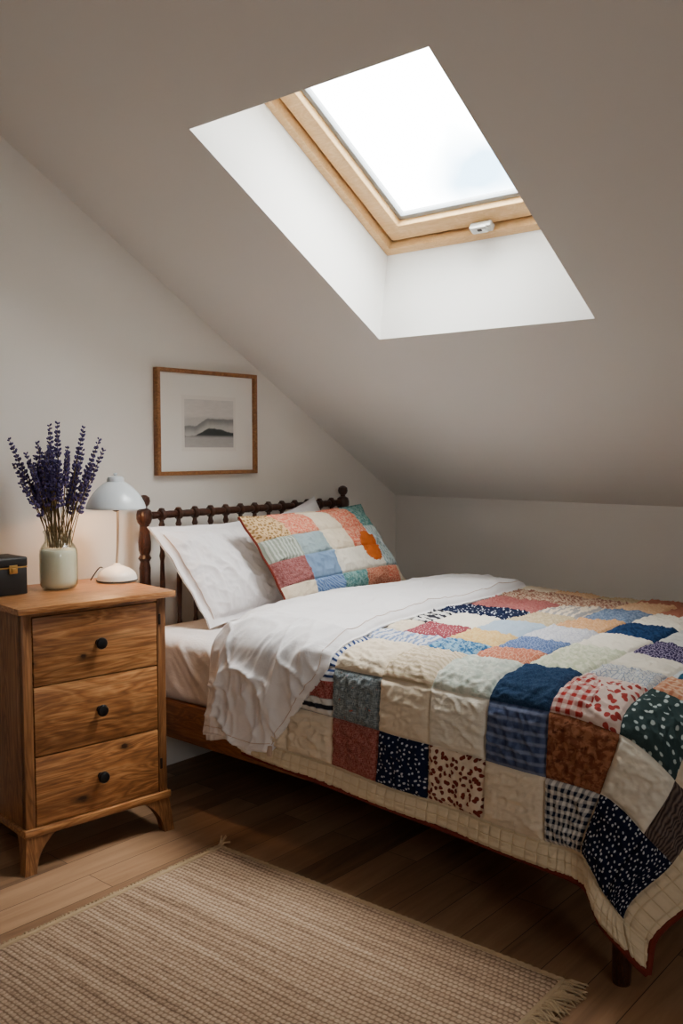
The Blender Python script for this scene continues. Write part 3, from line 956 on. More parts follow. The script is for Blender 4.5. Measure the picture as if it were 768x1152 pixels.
edge = smooth(0, .08, AA) * smooth(0, .05, 1 - AA)
hgt = hgt + wr * (.15 + .85 * edge)
# the hanging hem waves gently
wavey = np.sin(X * 22 + 1.0) * .008 * smooth(-.1, -.34, VD)
xw = X + fbm(X * 0 + VD * 3, AA * 2, 81, 2) * .016
top_s = np.stack([xw, pth[None, :, 0] + npath[None, :, 0] * hgt, pth[None, :, 1] + npath[None, :, 1] * hgt + wavey + .02 * smooth(.75, 1.0, AA) * smooth(-.1, -.34, VD) * 0], -1)
boff = (-.074 + .080 * smooth(.38, .5, AA)) * flat + .004 * (1 - flat)
boff = np.minimum(boff + .012, hgt - .004)
bot_s = np.stack([xw, pth[None, :, 0] + npath[None, :, 0] * boff, pth[None, :, 1] + npath[None, :, 1] * boff + wavey], -1)
V = np.concatenate([top_s.reshape(-1, 3), bot_s.reshape(-1, 3)])
nn = nad * nvd
uvd = np.stack([X, VD], -1).reshape(-1, 2)
n0 = np.cross(top_s[61, 200] - top_s[60, 200], top_s[60, 201] - top_s[60, 200])
fl = n0[2] < 0
F1 = grid_faces(nad, nvd, 0, flip=fl); F2 = grid_faces(nad, nvd, nn, flip=not fl)
rim = []
ids = [i * nvd for i in range(nad)] + [(nad - 1) * nvd + j for j in range(1, nvd)] + [i * nvd + nvd - 1 for i in range(nad - 2, -1, -1)] + [j for j in range(nvd - 2, 0, -1)]
for a, b in zip(ids, ids[1:] + ids[:1]):
    rim.append([a, b, b + nn, a + nn] if not fl else [b, a, a + nn, b + nn])
duvet = mesh_np('duvet', V, np.concatenate([F1, F2, np.array(rim)]), np.concatenate([uvd, uvd]), mats=[M['linen']])
tag(duvet, 'crumpled white linen duvet folded back over the head end of the quilt', 'duvet')
# stitched hem line along the front edge and hanging end
ie = nad - 7
bm = bmesh.new()
add_tube(bm, [tuple(p + np.array([0.001, 0, 0]) + np.array([0, npath[j, 0], npath[j, 1]]) * .0006) for j, p in list(enumerate(top_s[ie]))[6::3]], .0011, 5)
add_tube(bm, [tuple(p + np.array([0, npath[7, 0], npath[7, 1]]) * .0006) for p in top_s[4:ie + 1:3, 7]], .0011, 5)
from_bm('stitched_hem', bm, M['piping'], duvet)
# second layer of the folded cover peeping out below
uh = np.linspace(0.05, .90, 60); hh = np.linspace(0, 1, 10)
UHH, HH = np.meshgrid(uh, hh, indexing='ij')
b0 = bot_s[np.clip((uh * (nad - 1)).astype(int), 0, nad - 1), 0]
flap = np.stack([b0[:, None, 0] - .006 + 0 * HH, b0[:, None, 1] - .004 + .006 * np.sin(UHH * 17) * HH + 0.0 * HH,
                 b0[:, None, 2] + .05 - HH * (.062 + .010 * np.sin(UHH * 9 + .5) - .014 * UHH)], -1)
o = mesh_np('under_layer', flap.reshape(-1, 3), grid_faces(60, 10), np.stack([UHH, HH * .07], -1).reshape(-1, 2), mats=[M['linen']], parent=duvet)
md = o.modifiers.new('thick', 'SOLIDIFY'); md.thickness = .004
# small corner tie
cp = top_s[nad - 5, 3]
bm = bmesh.new()
add_box(bm, cp[0] - .010, cp[0] + .008, cp[1] - .006, cp[1] + .004, cp[2] - .022, cp[2] + .012, .003)
from_bm('corner_loop', bm, M['piping'], duvet)

# ------------------------------------------------------------------ pillows
def pillow(name, TL, TR, BL, BR, T, mats, label, cat, seed, flange=.10, pull=.05, cells=None, n=(110, 90), sag=0.0, grp=None, amp=1.0, uvsize=None):
    TL, TR, BL, BR = [np.array(p, float) for p in (TL, TR, BL, BR)]
    ns, nt = n
    s = np.linspace(-1, 1, ns); t = np.linspace(-1, 1, nt)
    S, T_ = np.meshgrid(s, t, indexing='ij')
    Sx = S * (1 - pull * (1 - T_ ** 2) * np.abs(S) ** 2)
    Tx = T_ * (1 - pull * (1 - S ** 2) * np.abs(T_) ** 2)
    a = (Sx + 1) / 2; b = (Tx + 1) / 2
    base = (TL * ((1 - a) * b)[..., None] + TR * (a * b)[..., None] + BL * ((1 - a) * (1 - b))[..., None] + BR * (a * (1 - b))[..., None])
    ex = (TR + BR - TL - BL); ey = (TL + TR - BL - BR)
    nz = np.cross(ex, ey); nz /= np.linalg.norm(nz)
    if nz[0] < 0: nz = -nz
    W = np.linalg.norm(ex) / 2; H = np.linalg.norm(ey) / 2
    s2 = np.clip(np.abs(S) / (1 - flange), 0, 1); t2 = np.clip(np.abs(T_) / (1 - flange * W / H), 0, 1)
    dome = (np.clip(1 - s2 ** 2.4, 0, 1) * np.clip(1 - t2 ** 2.4, 0, 1)) ** .55
    m = S * W / 2; q = T_ * H / 2
    # creases run in from the corners and edges
    ang = np.arctan2(T_, S)
    rad = np.hypot(S, T_)
    cr = (ridged(m * 8 + q * 5, q * 6 - m * 5, seed, 3, 3) - .35) * .022 + fbm(m * 7, q * 7, seed + 4, 3) * .014
    cr2 = ridged(ang * 3.0, rad * 1.2, seed + 9, 2, 3) * .016 * smooth(.45, 1.0, rad)
    crease = (cr + cr2) * (dome ** .6) * amp
    thick = .004
    if cells:
        sdm = np.minimum(seamdist(S, cells[0][1:-1]) * W, seamdist(T_, cells[1][1:-1]) * H)
        th = (np.searchsorted(cells[0], S.ravel()) * 2.4 + np.searchsorted(cells[1], T_.ravel()) * 1.7).reshape(S.shape) % PI
        ur = m * np.cos(th) + q * np.sin(th) + th; vr = -m * np.sin(th) + q * np.cos(th)
        crease = crease + (.007 * (1 - np.exp(-sdm / .014)) - .004 * np.exp(-(sdm / .005) ** 2) + ridged(ur * 10, vr * 30, 31, 2, 4) * .006) * dome ** .4
    front = base + nz * (T * dome + thick + crease + fbm(m * 9, q * 9, seed + 12, 2) * .004 * (1 - dome) - sag * (1 - b))[..., None]
    back = base - nz * (T * .55 * dome + thick)[..., None]
    # flange wobble shared by both faces
    wob = fbm(m * 8, q * 8, seed + 20, 2) * .012 * (1 - dome ** .3)
    front = front + nz * wob[..., None]; back = back + nz * wob[..., None]
    back = np.where((dome[..., None] > 0), np.minimum(back @ nz, front @ nz - .004)[..., None] * nz + (back - (back @ nz)[..., None] * nz), back)
    V = np.concatenate([front.reshape(-1, 3), back.reshape(-1, 3)])
    uv = np.stack([m, q], -1).reshape(-1, 2)
    nn = ns * nt
    o_ = np.cross(front[ns // 2 + 1, nt // 2] - front[ns // 2, nt // 2], front[ns // 2, nt // 2 + 1] - front[ns // 2, nt // 2]) @ nz
    F1 = grid_faces(ns, nt, 0, flip=o_ < 0); F2 = grid_faces(ns, nt, nn, flip=o_ > 0)
    ids = [i * nt for i in range(ns)] + [(ns - 1) * nt + j for j in range(1, nt)] + [i * nt + nt - 1 for i in range(ns - 2, -1, -1)] + [j for j in range(nt - 2, 0, -1)]
    rim = [[x, y, y + nn, x + nn] for x, y in zip(ids, ids[1:] + ids[:1])]
    mi = None; ml = mats
    if cells:
        us, vs, tab = cells
        ks = sorted({k for r in tab for k in r} | {'border', 'ivory', 'orange'})
        ml = [F[k] for k in ks]
        sc = (s[:-1] + s[1:]) / 2; tc = (t[:-1] + t[1:]) / 2
        mi = np.zeros((ns - 1, nt - 1), int)
        for i in range(ns - 1):
            for j in range(nt - 1):
                ii = int(np.clip(np.searchsorted(us, sc[i]) - 1, 0, len(us) - 2)); jj = int(np.clip(np.searchsorted(vs, tc[j]) - 1, 0, len(vs) - 2))
                k = tab[len(vs) - 2 - jj][ii]
                if k == 'orange': k = 'ivory'
                if ((sc[i] - .47) / .17) ** 2 + ((tc[j] + .05) / .34) ** 2 < 1: k = 'orange'
                mi[i, j] = ks.index(k)
        mi = np.concatenate([mi.reshape(-1), np.full(len(F2) + len(rim), ks.index('border'))])
    o = mesh_np(name, V, np.concatenate([F1, F2, np.array(rim)]), np.concatenate([uv, uv]), mi, mats=ml)
    tag(o, label, cat, grp)
    return o, front, back

pw, pf, pb_ = pillow('pillow', (-2.775, 2.135, 1.010), (-2.835, 2.72, 1.0), (-2.60, 2.285, .625), (-2.68, 2.80, .632), .065, [M['pillow']],
    'white linen pillow with a flat flanged edge, leaning on the headboard nearest the dresser', 'pillow', 5, grp=None)
bm = bmesh.new()
# seam of the flange
i0 = int(.055 * 110)
add_tube(bm, [tuple(p + np.array([.002, -.001, 0])) for p in pf[i0 + 1, 6:-6:3]], .0016, 5)
from_bm('flange_seam', bm, M['piping'], pw)
pillow('pillow', (-2.79, 2.76, 1.0), (-2.835, 3.13, 1.085), (-2.73, 2.86, .635), (-2.72, 3.28, .635), .04, [M['pillow']],
    'white linen pillow almost hidden behind the patchwork cushion, one corner showing above it', 'pillow', 15)
us = [-1, -.62, -.22, .12, .34, .62, 1.0]
vs = [-1, -.52, -.02, .42, 1]
us = [-1, -.60, -.18, .20, .58, .84, 1.0]
tab = [['beige_dots', 'salmon_print', 'cream', 'salmon_print', 'teal', 'teal'],
       ['green_stripe', 'blue_grey', 'cream', 'salmon_print', 'pale_teal', 'pale_teal'],
       ['maroon', 'blue', 'orange', 'orange', 'pale_teal', 'pale_teal'],
       ['cream', 'blue_swirl', 'teal', 'salmon', 'salmon_print', 'cream']]
cu, cf, cb = pillow('patchwork_cushion', (-2.655, 2.475, 1.032), (-2.68, 3.265, 1.045), (-2.50, 2.61, .655), (-2.50, 3.41, .67), .085, None,
    'patchwork pillow with a red piped edge, leaning in front of the white pillows', 'pillow', 25, flange=.03, pull=.045,
    cells=(us, vs, tab), amp=.8, n=(170, 130))
bm = bmesh.new()
ring = [cf[0, j] for j in range(0, 130, 4)]
add_tube(bm, [tuple(p + np.array([.0, -.001, 0])) for p in ring], .0045, 6)
from_bm('red_piping', bm, M['binding'], cu)

# ------------------------------------------------------------------ dresser
DZ = .825
dr = empty('dresser', (-2.70, 1.705, 0), math.radians(-6.5))
tag(dr, 'small wooden three-drawer dresser with dark knobs and splayed feet, beside the bed', 'dresser')
fx, bx_ = .222, -.20
y0, y1 = -.228, .272
box('dresser_top', (bx_ - .012, fx + .028, y0 - .022, y1 + .026, DZ - .021, DZ), M['oakTop'], dr, .004)
box('side_panel', (bx_, fx - .004, y0, y0 + .022, .135, DZ - .0215), M['oakZ'], dr, .002)
box('side_panel', (bx_, fx - .004, y1 - .022, y1, .135, DZ - .0215), M['oakZ'], dr, .002)
box('back_panel', (bx_ + .001, bx_ + .013, y0 + .022, y1 - .022, .135, DZ - .0215), M['oakZ'], dr, .001)
for ya, yb2 in ((y0, y0 + .031), (y1 - .031, y1)):
    box('stile', (fx - .026, fx, ya, yb2, .135, DZ - .0215), M['oakZ'], dr, .002)
bm = bmesh.new()
add_box(bm, fx - .026, fx - .002, y0 + .031, y1 - .031, DZ - .034, DZ - .0215, .001)
from_bm('front_rail', bm, M['oakY'], dr)
box('plinth', (bx_ - .004, fx + .010, y0 - .008, y1 + .010, .112, .137), M['oakY'], dr, .004)
zz = [(.140, .354), (.358, .572), (.576, DZ - .037)]
for k, (za, zb) in enumerate(zz):
    bm = bmesh.new()
    add_box(bm, fx - .022, fx + .001, y0 + .034, y1 - .034, za, zb, .0025)
    d = from_bm('drawer', bm, M['oakY'], dr)
    bm = bmesh.new()
    add_box(bm, bx_ + .03, fx - .022, y0 + .042, y1 - .042, za + .01, zb - .02, .001)
    from_bm('drawer_box', bm, M['oakZ'], d)
    kb = lathe('knob', [(0.010, 0), (.0085, .006), (.0075, .012), (.014, .017), (.0185, .022), (.0190, .027), (.016, .032), (.008, .0345), (0, .035)], M['knob'], d, 24, Matrix.Rotation(PI / 2, 4, 'Y'))
    kb.location = (fx + .001, .012 + .010, (za + zb) / 2 + .002)
for z in (.73, .235):
    box('hinge', (fx - .002, fx + .003, y1 - .027, y1 - .019, z - .018, z + .018), M['hinge'], dr, .001)
def foot_mesh(sx, sy):
    """bracket foot: wide where it meets the plinth, straight outer edge splaying a little, curved inner edge"""
    xo = fx + .004 if sx > 0 else bx_ + .002
    yo = y1 + .004 if sy > 0 else y0 - .002
    bm = bmesh.new()
    rings = []
    for k in range(9):
        t = k / 8.0                         # 0 at plinth, 1 at floor
        wy = .038 + .058 * (1 - t) ** 2.6
        wx = .036 + .034 * (1 - t) ** 2.6
        spl = .012 * t
        z = .113 * (1 - t)
        xa, xb2 = xo + sx * spl, xo + sx * spl - sx * wx
        ya, yb2 = yo + sy * spl, yo + sy * spl - sy * wy
        rings.append([bm.verts.new(p) for p in ((xa, ya, z), (xb2, ya, z), (xb2, yb2, z), (xa, yb2, z))])
    for a, b in zip(rings, rings[1:]):
        for q in range(4):
            bm.faces.new((a[q], a[(q + 1) % 4], b[(q + 1) % 4], b[q]))
    bm.faces.new(rings[0]); bm.faces.new(rings[-1])
    return bm
for sx in (1, -1):
    for sy in (1, -1):
        from_bm('dresser_foot', foot_mesh(sx, sy), M['oakZ'], dr)

# ------------------------------------------------------------------ black box
bx = empty('keepsake_box', (-2.80, 1.503, DZ + .001), math.radians(-3))
tag(bx, 'small black box with a brass clasp, at the left end of the dresser top', 'box')
bm = bmesh.new(); add_box(bm, -.065, .065, -.11, .11, 0, .088, .004)
from_bm('box_body', bm, M['black'], bx)
bm = bmesh.new()
vs_ = []
add_box(bm, -.067, .067, -.112, .112, .091, .122, .006, 3)
from_bm('box_lid', bm, M['black'], bx)
bm = bmesh.new(); add_box(bm, -.0655, .0655, -.1105, .1105, .0875, .0915, .0005)
from_bm('metal_rim', bm, M['brass'], bx)
bm = bmesh.new(); add_box(bm, .0655, .071, .046, .074, .070, .098, .002)
cl = from_bm('clasp', bm, M['brass'], bx)
bm = bmesh.new(); add_box(bm, .070, .075, .053, .068, .074, .088, .002)
from_bm('clasp_latch', bm, M['brass'], cl)

# ------------------------------------------------------------------ jar with lavender
JX, JY = -2.755, 1.742
jar = empty('glass_jar', (JX, JY, DZ + .001))
tag(jar, 'glass jar filled with cream, holding lavender on the dresser', 'jar')
outer = [(0, 0), (.046, 0), (.056, .004), (.0615, .014), (.063, .03), (.063, .118), (.061, .132), (.054, .147), (.047, .156), (.0445, .165), (.0445, .184), (.047, .188), (.0495, .192), (.0495, .196), (.047, .198)]
inner = [(.0425, .196), (.0415, .165), (.044, .155), (.051, .146), (.058, .131), (.0605, .118), (.0605, .030), (.058, .013), (.050, .006), (0, .005)]
lathe('jar_glass', outer + inner, M['glass'], jar, 48, cap=False)
lathe('cream_filling', [(0, .0055), (.050, .0065), (.0575, .0155), (.0598, .030), (.0598, .118), (.0575, .130), (.0555, .1335), (0, .1335)], M['cream'], jar, 48)

def sprig(tip, base, bend, flen, seed, label=None):
    rnd = random.Random(seed)
    tip = Vector(tip); base = Vector(base)
    root = base
    pts = []
    for k in range(12):
        t = k / 11.0
        p = base.lerp(tip, t) + Vector((bend[0], bend[1], 0)) * math.sin(PI * t)
        pts.append(p - root)
    bm = bmesh.new()
    add_tube(bm, pts, [.0016] * 9 + [.0013, .001, .0008], 5)
    o = from_bm('lavender_sprig', bm, M['stem'])
    o.location = root
    bm = bmesh.new()
    total = (tip - base).length
    d_end = (pts[-1] - pts[-3]).normalized()
    side = d_end.orthogonal().normalized(); s2 = d_end.cross(side)
    nw = max(5, int(flen / .0125))
    for w in range(nw):
        t = w / (nw - 1)
        if w in (1,) and rnd.random() < .5: continue
        dist = flen * (1 - t) - .002
        c = pts[-1] - d_end * dist
        # stay on the bent stem
        tt = 1 - dist / total
        idx = max(0, min(10.999, tt * 11)); i = int(idx); c = pts[i].lerp(pts[i + 1], idx - i)
        R = (.0115 - .0048 * t) * rnd.uniform(.8, 1.15)
        nf = 6 if t < .85 else 3
        a0 = rnd.uniform(0, 6.28)
        for f_ in range(nf):
            a = a0 + 2 * PI * f_ / nf + rnd.uniform(-.3, .3)
            ctr = c + (side * math.cos(a) + s2 * math.sin(a)) * R * .75 + d_end * rnd.uniform(-.003, .004)
            sc = rnd.uniform(.0044, .0070) * (1 - .3 * t)
            z = ((side * math.cos(a) + s2 * math.sin(a)) * .8 + d_end).normalized()
            mt = Matrix.Translation(ctr) @ z.to_track_quat('Z', 'Y').to_matrix().to_4x4() @ Matrix.Diagonal((sc * .85, sc * .85, sc * 1.35, 1))
            bmesh.ops.create_icosphere(bm, subdivisions=1, radius=1.0, matrix=mt)
    from_bm('flower_head', bm, M['floret'], o)
    tag(o, label or 'dark purple lavender sprig in the thick of the bunch', 'lavender', 'lavender sprigs in the jar')
    return o
JT = DZ + .001
cam_r = Vector((.7605, .6494, 0)); cam_f = Vector((-.6494, .7605, 0))
def jp(r, f, z):
    p = Vector((JX, JY, 0)) + cam_r * r + cam_f * f
    return (p.x, p.y, JT + z)
special = [  # (right, depth, height of tip), label
    (-.158, .00, .505, 'lavender sprig leaning furthest left, its tip highest on that side'),
    (-.150, .02, .420, 'lowest lavender sprig on the left side of the bunch'),
    (-.030, .03, .553, 'tall lavender sprig left of the middle of the bunch, second highest'),
    (.003, .01, .560, 'tallest lavender sprig, upright in the middle of the bunch'),
    (.160, .00, .470, 'lavender sprig leaning furthest right, above the lamp shade'),
    (.138, .03, .505, 'long lavender sprig second from the right edge of the bunch'),
    (.092, .01, .548, 'tall lavender sprig to the right of the middle of the bunch')]
sd_ = 100
for r, f_, z, lab in special:
    sprig(jp(r, f_, z), jp(r * .16, f_ * .2, .139), (cam_r.x * r * -.05, cam_r.y * r * -.05), .135, sd_, lab); sd_ += 1
rr = random.Random(5)
for k in range(48):
    r = rr.uniform(-.105, .112); f_ = rr.uniform(-.07, .06)
    z = .500 - abs(r) * .55 + rr.uniform(-.105, .02)
    b = (rr.uniform(-.024, .024), rr.uniform(-.026, .026))
    sprig(jp(r, f_, z), jp(b[0] + r * .18, b[1], .139), (cam_r.x * r * -.08, cam_r.y * r * -.08), rr.uniform(.085, .135), sd_); sd_ += 1

# ------------------------------------------------------------------ lamp
LX, LY = -2.745, 1.972
lamp = empty('table_lamp', (LX, LY, DZ + .001))
tag(lamp, 'small pale enamel table lamp with a dome shade, on the dresser next to the jar', 'lamp')
lathe('lamp_base', [(0, 0), (.070, 0), (.072, .004), (.070, .010), (.069, .018), (.065, .028), (.056, .038), (.042, .047), (.026, .053), (.014, .058), (.010, .064), (0, .066)], M['cream_enamel'], lamp, 48)
lathe('base_ring', [(.0715, .0015), (.0735, .003), (.0735, .006), (.0715, .0075)], M['dark'], lamp, 48, cap=False)
tube('stem', [(0, 0, .06), (.003, .003, .12), (.004, .004, .20), (.004, .004, .262)], .0048, M['stemmetal'], lamp, 12)
lathe('lamp_socket', [(.005, .250), (.012, .254), (.012, .262), (.016, .266), (.016, .300), (0, .302)], M['dark'], lamp, 20)
lathe('bulb', [(0, .300), (.012, .302), (.013, .310), (.020, .322), (.021, .332), (.016, .344), (0, .350)], M['bulb'], lamp, 20)
sh_o = [(r_ * 1.07, z_) for r_, z_ in [(.098, .262), (.0985, .265), (.097, .270), (.093, .283), (.085, .300), (.073, .318), (.058, .335), (.042, .349), (.028, .357), (.026, .358)]]
sh_i = [(r_ * 1.07, z_) for r_, z_ in [(.026, .354), (.040, .346), (.056, .332), (.071, .315), (.083, .297), (.091, .281), (.0945, .268), (.096, .262)]]
shade = lathe('lamp_shade', sh_o + sh_i + [sh_o[0]], M['enamel'], lamp, 56, cap=False)
lathe('shade_cap', [(0, .352), (.0305, .352), (.0295, .366), (.026, .374), (.014, .378), (.005, .378), (.005, .381), (.008, .384), (.006, .388), (0, .389)], M['enamel'], shade, 32)
def arcpts(n, f): return [f(k / (n - 1)) for k in range(n)]
tube('cord', arcpts(14, lambda t: (-.030 - .045 * t + .012 * math.sin(t * PI), -.040 - .02 * t, .046 * (1 - t) ** 1.0 + .020 * math.sin(t * PI) + .003)), .0022, M['cord'], lamp, 8)
lt = bpy.data.lights.new('lamp_glow', 'POINT'); lt.energy = 8.0; lt.color = (1, .55, .25); lt.shadow_soft_size = .02
lo = bpy.data.objects.new('lamp_glow', lt); lo.location = (0, 0, .285); COL.objects.link(lo); lo.parent = lamp

# ------------------------------------------------------------------ picture
pic = empty('framed_picture', (WX + .002, 2.576, 1.408))
tag(pic, 'framed grey landscape print in a thin wooden frame on the gable wall', 'picture')
PW, PH = .274, .215
def frame_ring(bm, w, h, fw, x0, x1):
    oc = [(-w, -h), (w, -h), (w, h), (-w, h)]
    ic = [(-w + fw, -h + fw), (w - fw, -h + fw), (w - fw, h - fw), (-w + fw, h - fw)]
    R = [[bm.verts.new((x, a, b)) for a, b in cs] for cs, x in ((oc, x0), (ic, x0), (ic, x1), (oc, x1))]
    for k in range(4):
        for q in range(4):
            bm.faces.new((R[q][k], R[q][(k + 1) % 4], R[(q + 1) % 4][(k + 1) % 4], R[(q + 1) % 4][k]))
    bmesh.ops.recalc_face_normals(bm, faces=bm.faces[:])
    bmesh.ops.bevel(bm, geom=bm.edges[:], offset=.002, segments=2, profile=.5, affect='EDGES')
bm = bmesh.new(); frame_ring(bm, PW, PH, .016, 0.0, .028)
from_bm('picture_frame', bm, M['frame'], pic)
box('backing_board', (.001, .010, -PW + .014, PW - .014, -PH + .014, PH - .014), M['mat'], pic, 0)
k = N('print_ink'); at = k.n('ShaderNodeVertexColor'); at.layer_name = 'Col'; k.base(at.outputs[0]); k.rough(.9, .1); M['print'] = k.m
gy, gz = np.meshgrid(np.linspace(-1, 1, 90), np.linspace(-1, 1, 70), indexing='ij')
base = np.array([.60, .565, .53])[None, None] * np.ones(gy.shape + (1,))
base = base * (1 - .12 * smooth(.3, -1, gz)[..., None])
def ink(c, mask, col): return c * (1 - mask[..., None]) + np.array(col) * mask[..., None]
h1 = .18 + .14 * smooth(-1, 0, gy) - .0 + .05 * fbm(gy * 3, gy * 0, 2, 3)
h1 = np.where(gy < -.55, -.4 + .5 * smooth(-.95, -.55, gy), .12 + .12 * smooth(-.5, 0, gy)) * 1.0 + .06 * fbm(gy * 4, gy * 0, 5, 3)
c = ink(base, .35 * smooth(.34, .18, gz) * smooth(-1.2, -.6, gz) , [.30, .30, .30])
h1 = -.12 + .34 * smooth(-.6, -.05, gy) - .02 * gy + .05 * fbm(gy * 5, gy * 0, 5, 3)
c = ink(c, .75 * smooth(h1 + .02, h1 - .02, gz) * smooth(h1 - .42, h1 - .05, gz), [.13, .14, .14])
h2 = -.52 + .32 * smooth(-.7, .05, gy) - .16 * smooth(.2, 1.0, gy) + .04 * fbm(gy * 5, gy * 0, 9, 3)
c = ink(c, .95 * smooth(h2 + .02, h2 - .02, gz) * smooth(-.62, -.46, gz), [.035, .04, .04])
c = ink(c, .30 * smooth(-.5, -.58, gz), [.25, .25, .25])
c = c * (1 + .10 * fbm(gy * 3, gz * 14, 6, 3)[..., None])
pv = np.stack([np.full_like(gy, .0112), .010 + gy * .135, -.003 + gz * .099], -1).reshape(-1, 3)
mesh_np('landscape_print', pv, grid_faces(90, 70), col=c.reshape(-1, 3), mats=[M['print']], parent=pic)
plate = from_py('print_sheet', [(.0106, .010 - .150, -.118), (.0106, .010 + .150, -.118), (.0106, .010 + .150, .112), (.0106, .010 - .150, .112)], [(0, 1, 2, 3)], plain('print_paper', rgb(222, 216, 208), .9, .1, 0, .02), pic, False)

# ------------------------------------------------------------------ rug
rug = empty('rug', (-1.565, 1.05, 0), math.radians(1.5))
tag(rug, 'woven natural jute rug with fringed ends on the floor beside the bed', 'rug')
RXh, RY0, RY1 = .600, -.95, .925
nx_, ny_ = 260, 400
gx = np.linspace(-RXh, RXh, nx_); gy1 = np.linspace(RY0, RY1, ny_)
GX, GY = np.meshgrid(gx, gy1, indexing='ij')
edg = np.minimum(np.minimum(GX + RXh, RXh - GX), np.minimum(GY - RY0, RY1 - GY))
wv_ = fbm(GX * 2, GY * 2, 3, 2)
Z = .007 + .005 * smooth(0, .02, edg) + .003 * wv_ * smooth(0, .1, edg)
V = np.stack([GX, GY, Z], -1).reshape(-1, 3)
Vb = np.stack([GX, GY, np.full_like(GX, .001)], -1)[::13, ::21]
def mk_jute():
    k = N('jute_weave')
    v = k.coord('UV')
    sep = k.n('ShaderNodeSeparateXYZ'); 
    wv = k.n('ShaderNodeVectorMath', operation='ADD'); k.l(v, wv.inputs[0])
    sc = k.n('ShaderNodeVectorMath', operation='SCALE'); sc.inputs['Scale'].default_value = .010
    k.l(k.noise(v, 16, 4, out='Color'), sc.inputs[0]); k.l(sc.outputs[0], wv.inputs[1])
    k.l(wv.outputs[0], sep.inputs[0])
    a = k.math('MULTIPLY', sep.outputs[1], 2 * PI / .0155)      # cords lie along x, spaced in y
    b = k.math('MULTIPLY', sep.outputs[0], 2 * PI / .0140)
    row = k.math('FLOOR', k.math('DIVIDE', sep.outputs[1], .0155))
    b = k.math('ADD', b, k.math('MULTIPLY', row, PI))
    ca = k.math('ABSOLUTE', k.math('SINE', k.math('MULTIPLY', a, .5)))
    cb = k.math('MULTIPLY', k.math('ADD', k.math('SINE', b), 1.0), .5)
    h = k.math('ADD', k.math('MULTIPLY', ca, .35), k.math('MULTIPLY', k.math('MULTIPLY', ca, cb), .75))
    fib = k.noise(k.coord('UV', scale=(140, 420, 1)), 1.0, 4, .7)
    streak = k.noise(k.coord('UV', scale=(1.5, 34, 1)), 1.0, 3, .6)
    knot = k.noise(v, 55, 2)
    tone = k.math('ADD', k.math('MULTIPLY', streak, .42), k.math('ADD', k.math('MULTIPLY', fib, .33), k.math('MULTIPLY', knot, .25)))
    c = k.ramp(tone, [(.34, rgb(124, 100, 80)), (.50, rgb(182, 154, 128)), (.66, rgb(212, 188, 160))])
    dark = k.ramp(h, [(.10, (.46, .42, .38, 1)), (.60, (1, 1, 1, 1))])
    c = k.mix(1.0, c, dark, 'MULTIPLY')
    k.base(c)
    hh = k.math('ADD', h, k.math('MULTIPLY', fib, .35))
    k.bump(hh, .8, .004)
    k.rough(.95, .1)
    return k.m
M['jute'] = mk_jute()
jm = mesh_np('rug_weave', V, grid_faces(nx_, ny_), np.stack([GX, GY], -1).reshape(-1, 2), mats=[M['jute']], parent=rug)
# braided edge cord
bm = bmesh.new()
add_tube(bm, [(-RXh, y, .007) for y in np.linspace(RY0, RY1, 60)], .0075, 8)
add_tube(bm, [(RXh, y, .007) for y in np.linspace(RY0, RY1, 60)], .0075, 8)
add_tube(bm, [(x, RY1, .007 + .0015 * math.sin(x * 300)) for x in np.linspace(-RXh, RXh, 240)], .0075, 8)
add_tube(bm, [(x, RY0, .007) for x in np.linspace(-RXh, RXh, 40)], .0075, 8)
M['jutecord'] = plain('jute_cord', rgb(186, 160, 126), .95, .1, 0, .35)
from_bm('edge_cord', bm, M['jutecord'], rug)
rf = random.Random(3)
for sgn, L in ((1, .062), (-1, .018)):
    bm = bmesh.new()
    y = RY0 + .01
    while y < RY1:
        for q in range(3):
            l = L * rf.uniform(.75, 1.15); dy = rf.uniform(-.020, .028) * (1.4 if sgn > 0 else .6)
            z1 = rf.uniform(.004, .012)
            add_tube(bm, [(sgn * RXh, y + rf.uniform(-.003, .003), .008), (sgn * (RXh + l * .35), y + dy * .3, .011 + rf.uniform(0, .005)), (sgn * (RXh + l * .75), y + dy * .8, z1), (sgn * (RXh + l), y + dy * 1.2, .004)],
                     [.0032, .0032, .0026, .0014], 5)
        y += .0135
    from_bm('fringe', bm, M['jutecord'], rug)
# upstanding tuft at the far left corner
bm = bmesh.new()
for q in range(9):
    l = rf.uniform(.03, .05); a = rf.uniform(-.9, .9)
    add_tube(bm, [(-RXh, RY1, .008), (-RXh - .004 + .012 * math.sin(a), RY1 + .014 * math.cos(a), .02), (-RXh + .03 * math.sin(a), RY1 + .03 * math.cos(a), .018 + .5 * l * rf.random())], [.003, .0028, .0012], 5)
from_bm('corner_tuft', bm, M['jutecord'], rug)

# ------------------------------------------------------------------ light
w = bpy.data.worlds.new('sky'); scn.world = w
w.use_nodes = True
nt = w.node_tree
bg = nt.nodes['Background']
tc = nt.nodes.new('ShaderNodeTexCoord')
nz = nt.nodes.new('ShaderNodeTexNoise'); nz.inputs['Scale'].default_value = 3.2; nz.inputs['Detail'].default_value = 4
nt.links.new(tc.outputs['Generated'], nz.inputs['Vector'])
rp = nt.nodes.new('ShaderNodeValToRGB')
rp.color_ramp.elements[0].position = .55; rp.color_ramp.elements[0].color = (1, 1, 1, 1)
rp.color_ramp.elements[1].position = .66; rp.color_ramp.elements[1].color = (.20, .31, .41, 1)
dp = nt.nodes.new('ShaderNodeVectorMath'); dp.operation = 'DISTANCE'
nt.links.new(tc.outputs['Generated'], dp.inputs[0]); dp.inputs[1].default_value = (-.515, .811, .278)
ad1 = nt.nodes.new('ShaderNodeMath'); ad1.operation = 'MULTIPLY_ADD'; ad1.inputs[1].default_value = -2.2; ad1.inputs[2].default_value = .07
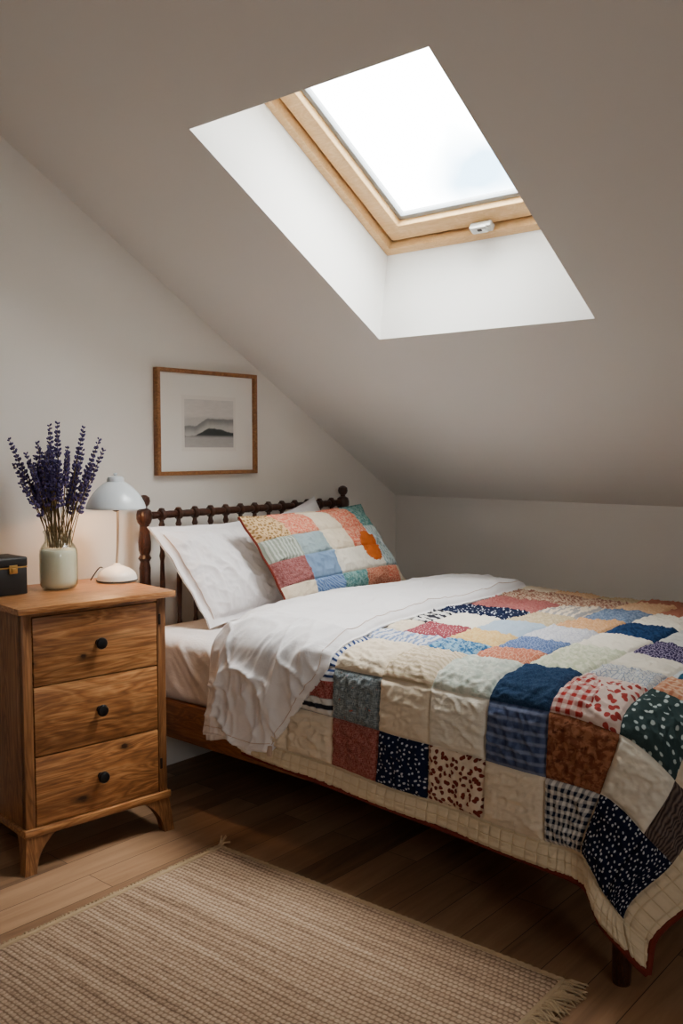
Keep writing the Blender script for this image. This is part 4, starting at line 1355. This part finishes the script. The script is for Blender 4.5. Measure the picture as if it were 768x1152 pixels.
nt.links.new(dp.outputs['Value'], ad1.inputs[0])
ad2 = nt.nodes.new('ShaderNodeMath'); ad2.operation = 'ADD'
nt.links.new(nz.outputs['Fac'], ad2.inputs[0]); nt.links.new(ad1.outputs[0], ad2.inputs[1])
nt.links.new(ad2.outputs[0], rp.inputs[0]); nt.links.new(rp.outputs[0], bg.inputs[0])
bg.inputs[1].default_value = 9.0

sun = bpy.data.lights.new('bright_overcast', 'SUN'); sun.energy = 13.0; sun.angle = math.radians(62); sun.color = (1, .985, .96)
so = bpy.data.objects.new('bright_overcast', sun); COL.objects.link(so)
so.rotation_euler = Vector((-.28, .10, -1)).to_track_quat('-Z', 'Y').to_euler()

def portal(Pf, O, W, n):
    x0, x1, a0, a1 = O
    l = bpy.data.lights.new('sky_portal', 'AREA'); l.shape = 'RECTANGLE'
    l.size = x1 - x0; l.size_y = a1 - a0
    l.cycles.is_portal = True
    o = bpy.data.objects.new('sky_portal', l); COL.objects.link(o)
    c = Vector(Pf((x0 + x1) / 2, (a0 + a1) / 2, W + .14))
    inward = (Vector(Pf(0, 0, 0)) - Vector(Pf(0, 0, 1))).normalized()
    o.location = c
    up = (Vector(Pf(0, 1, 0)) - Vector(Pf(0, 0, 0))).normalized()
    z = -inward; x = up.cross(z).normalized()
    o.matrix_world = Matrix.Translation(c) @ Matrix((x, up, z)).transposed().to_4x4()
l3 = bpy.data.lights.new('sky_portal', 'AREA'); l3.shape = 'RECTANGLE'; l3.size = WZ1 - WZ0; l3.size_y = WY1 - WY0; l3.cycles.is_portal = True
o3 = bpy.data.objects.new('sky_portal', l3); COL.objects.link(o3)
o3.matrix_world = Matrix.Translation((XR + .12, (WY0 + WY1) / 2, (WZ0 + WZ1) / 2)) @ Matrix(((0, 0, 1), (0, 1, 0), (-1, 0, 0))).to_4x4()
portal(P1, O1, .275, 1);

# ------------------------------------------------------------------ camera
cam = bpy.data.cameras.new('camera')
cam.sensor_fit = 'HORIZONTAL'; cam.sensor_width = 36.0
cam.lens = 36.0 * 1034.68 / 768
co = bpy.data.objects.new('camera', cam); COL.objects.link(co)
co.location = (0, 0, 1.3)
co.rotation_euler = (PI / 2 - math.radians(3.9255), 0, math.atan2(.64802, .75854))
scn.camera = co
scn.view_settings.view_transform = 'AgX'
scn.view_settings.look = 'AgX - Base Contrast'
scn.view_settings.exposure = 1.3
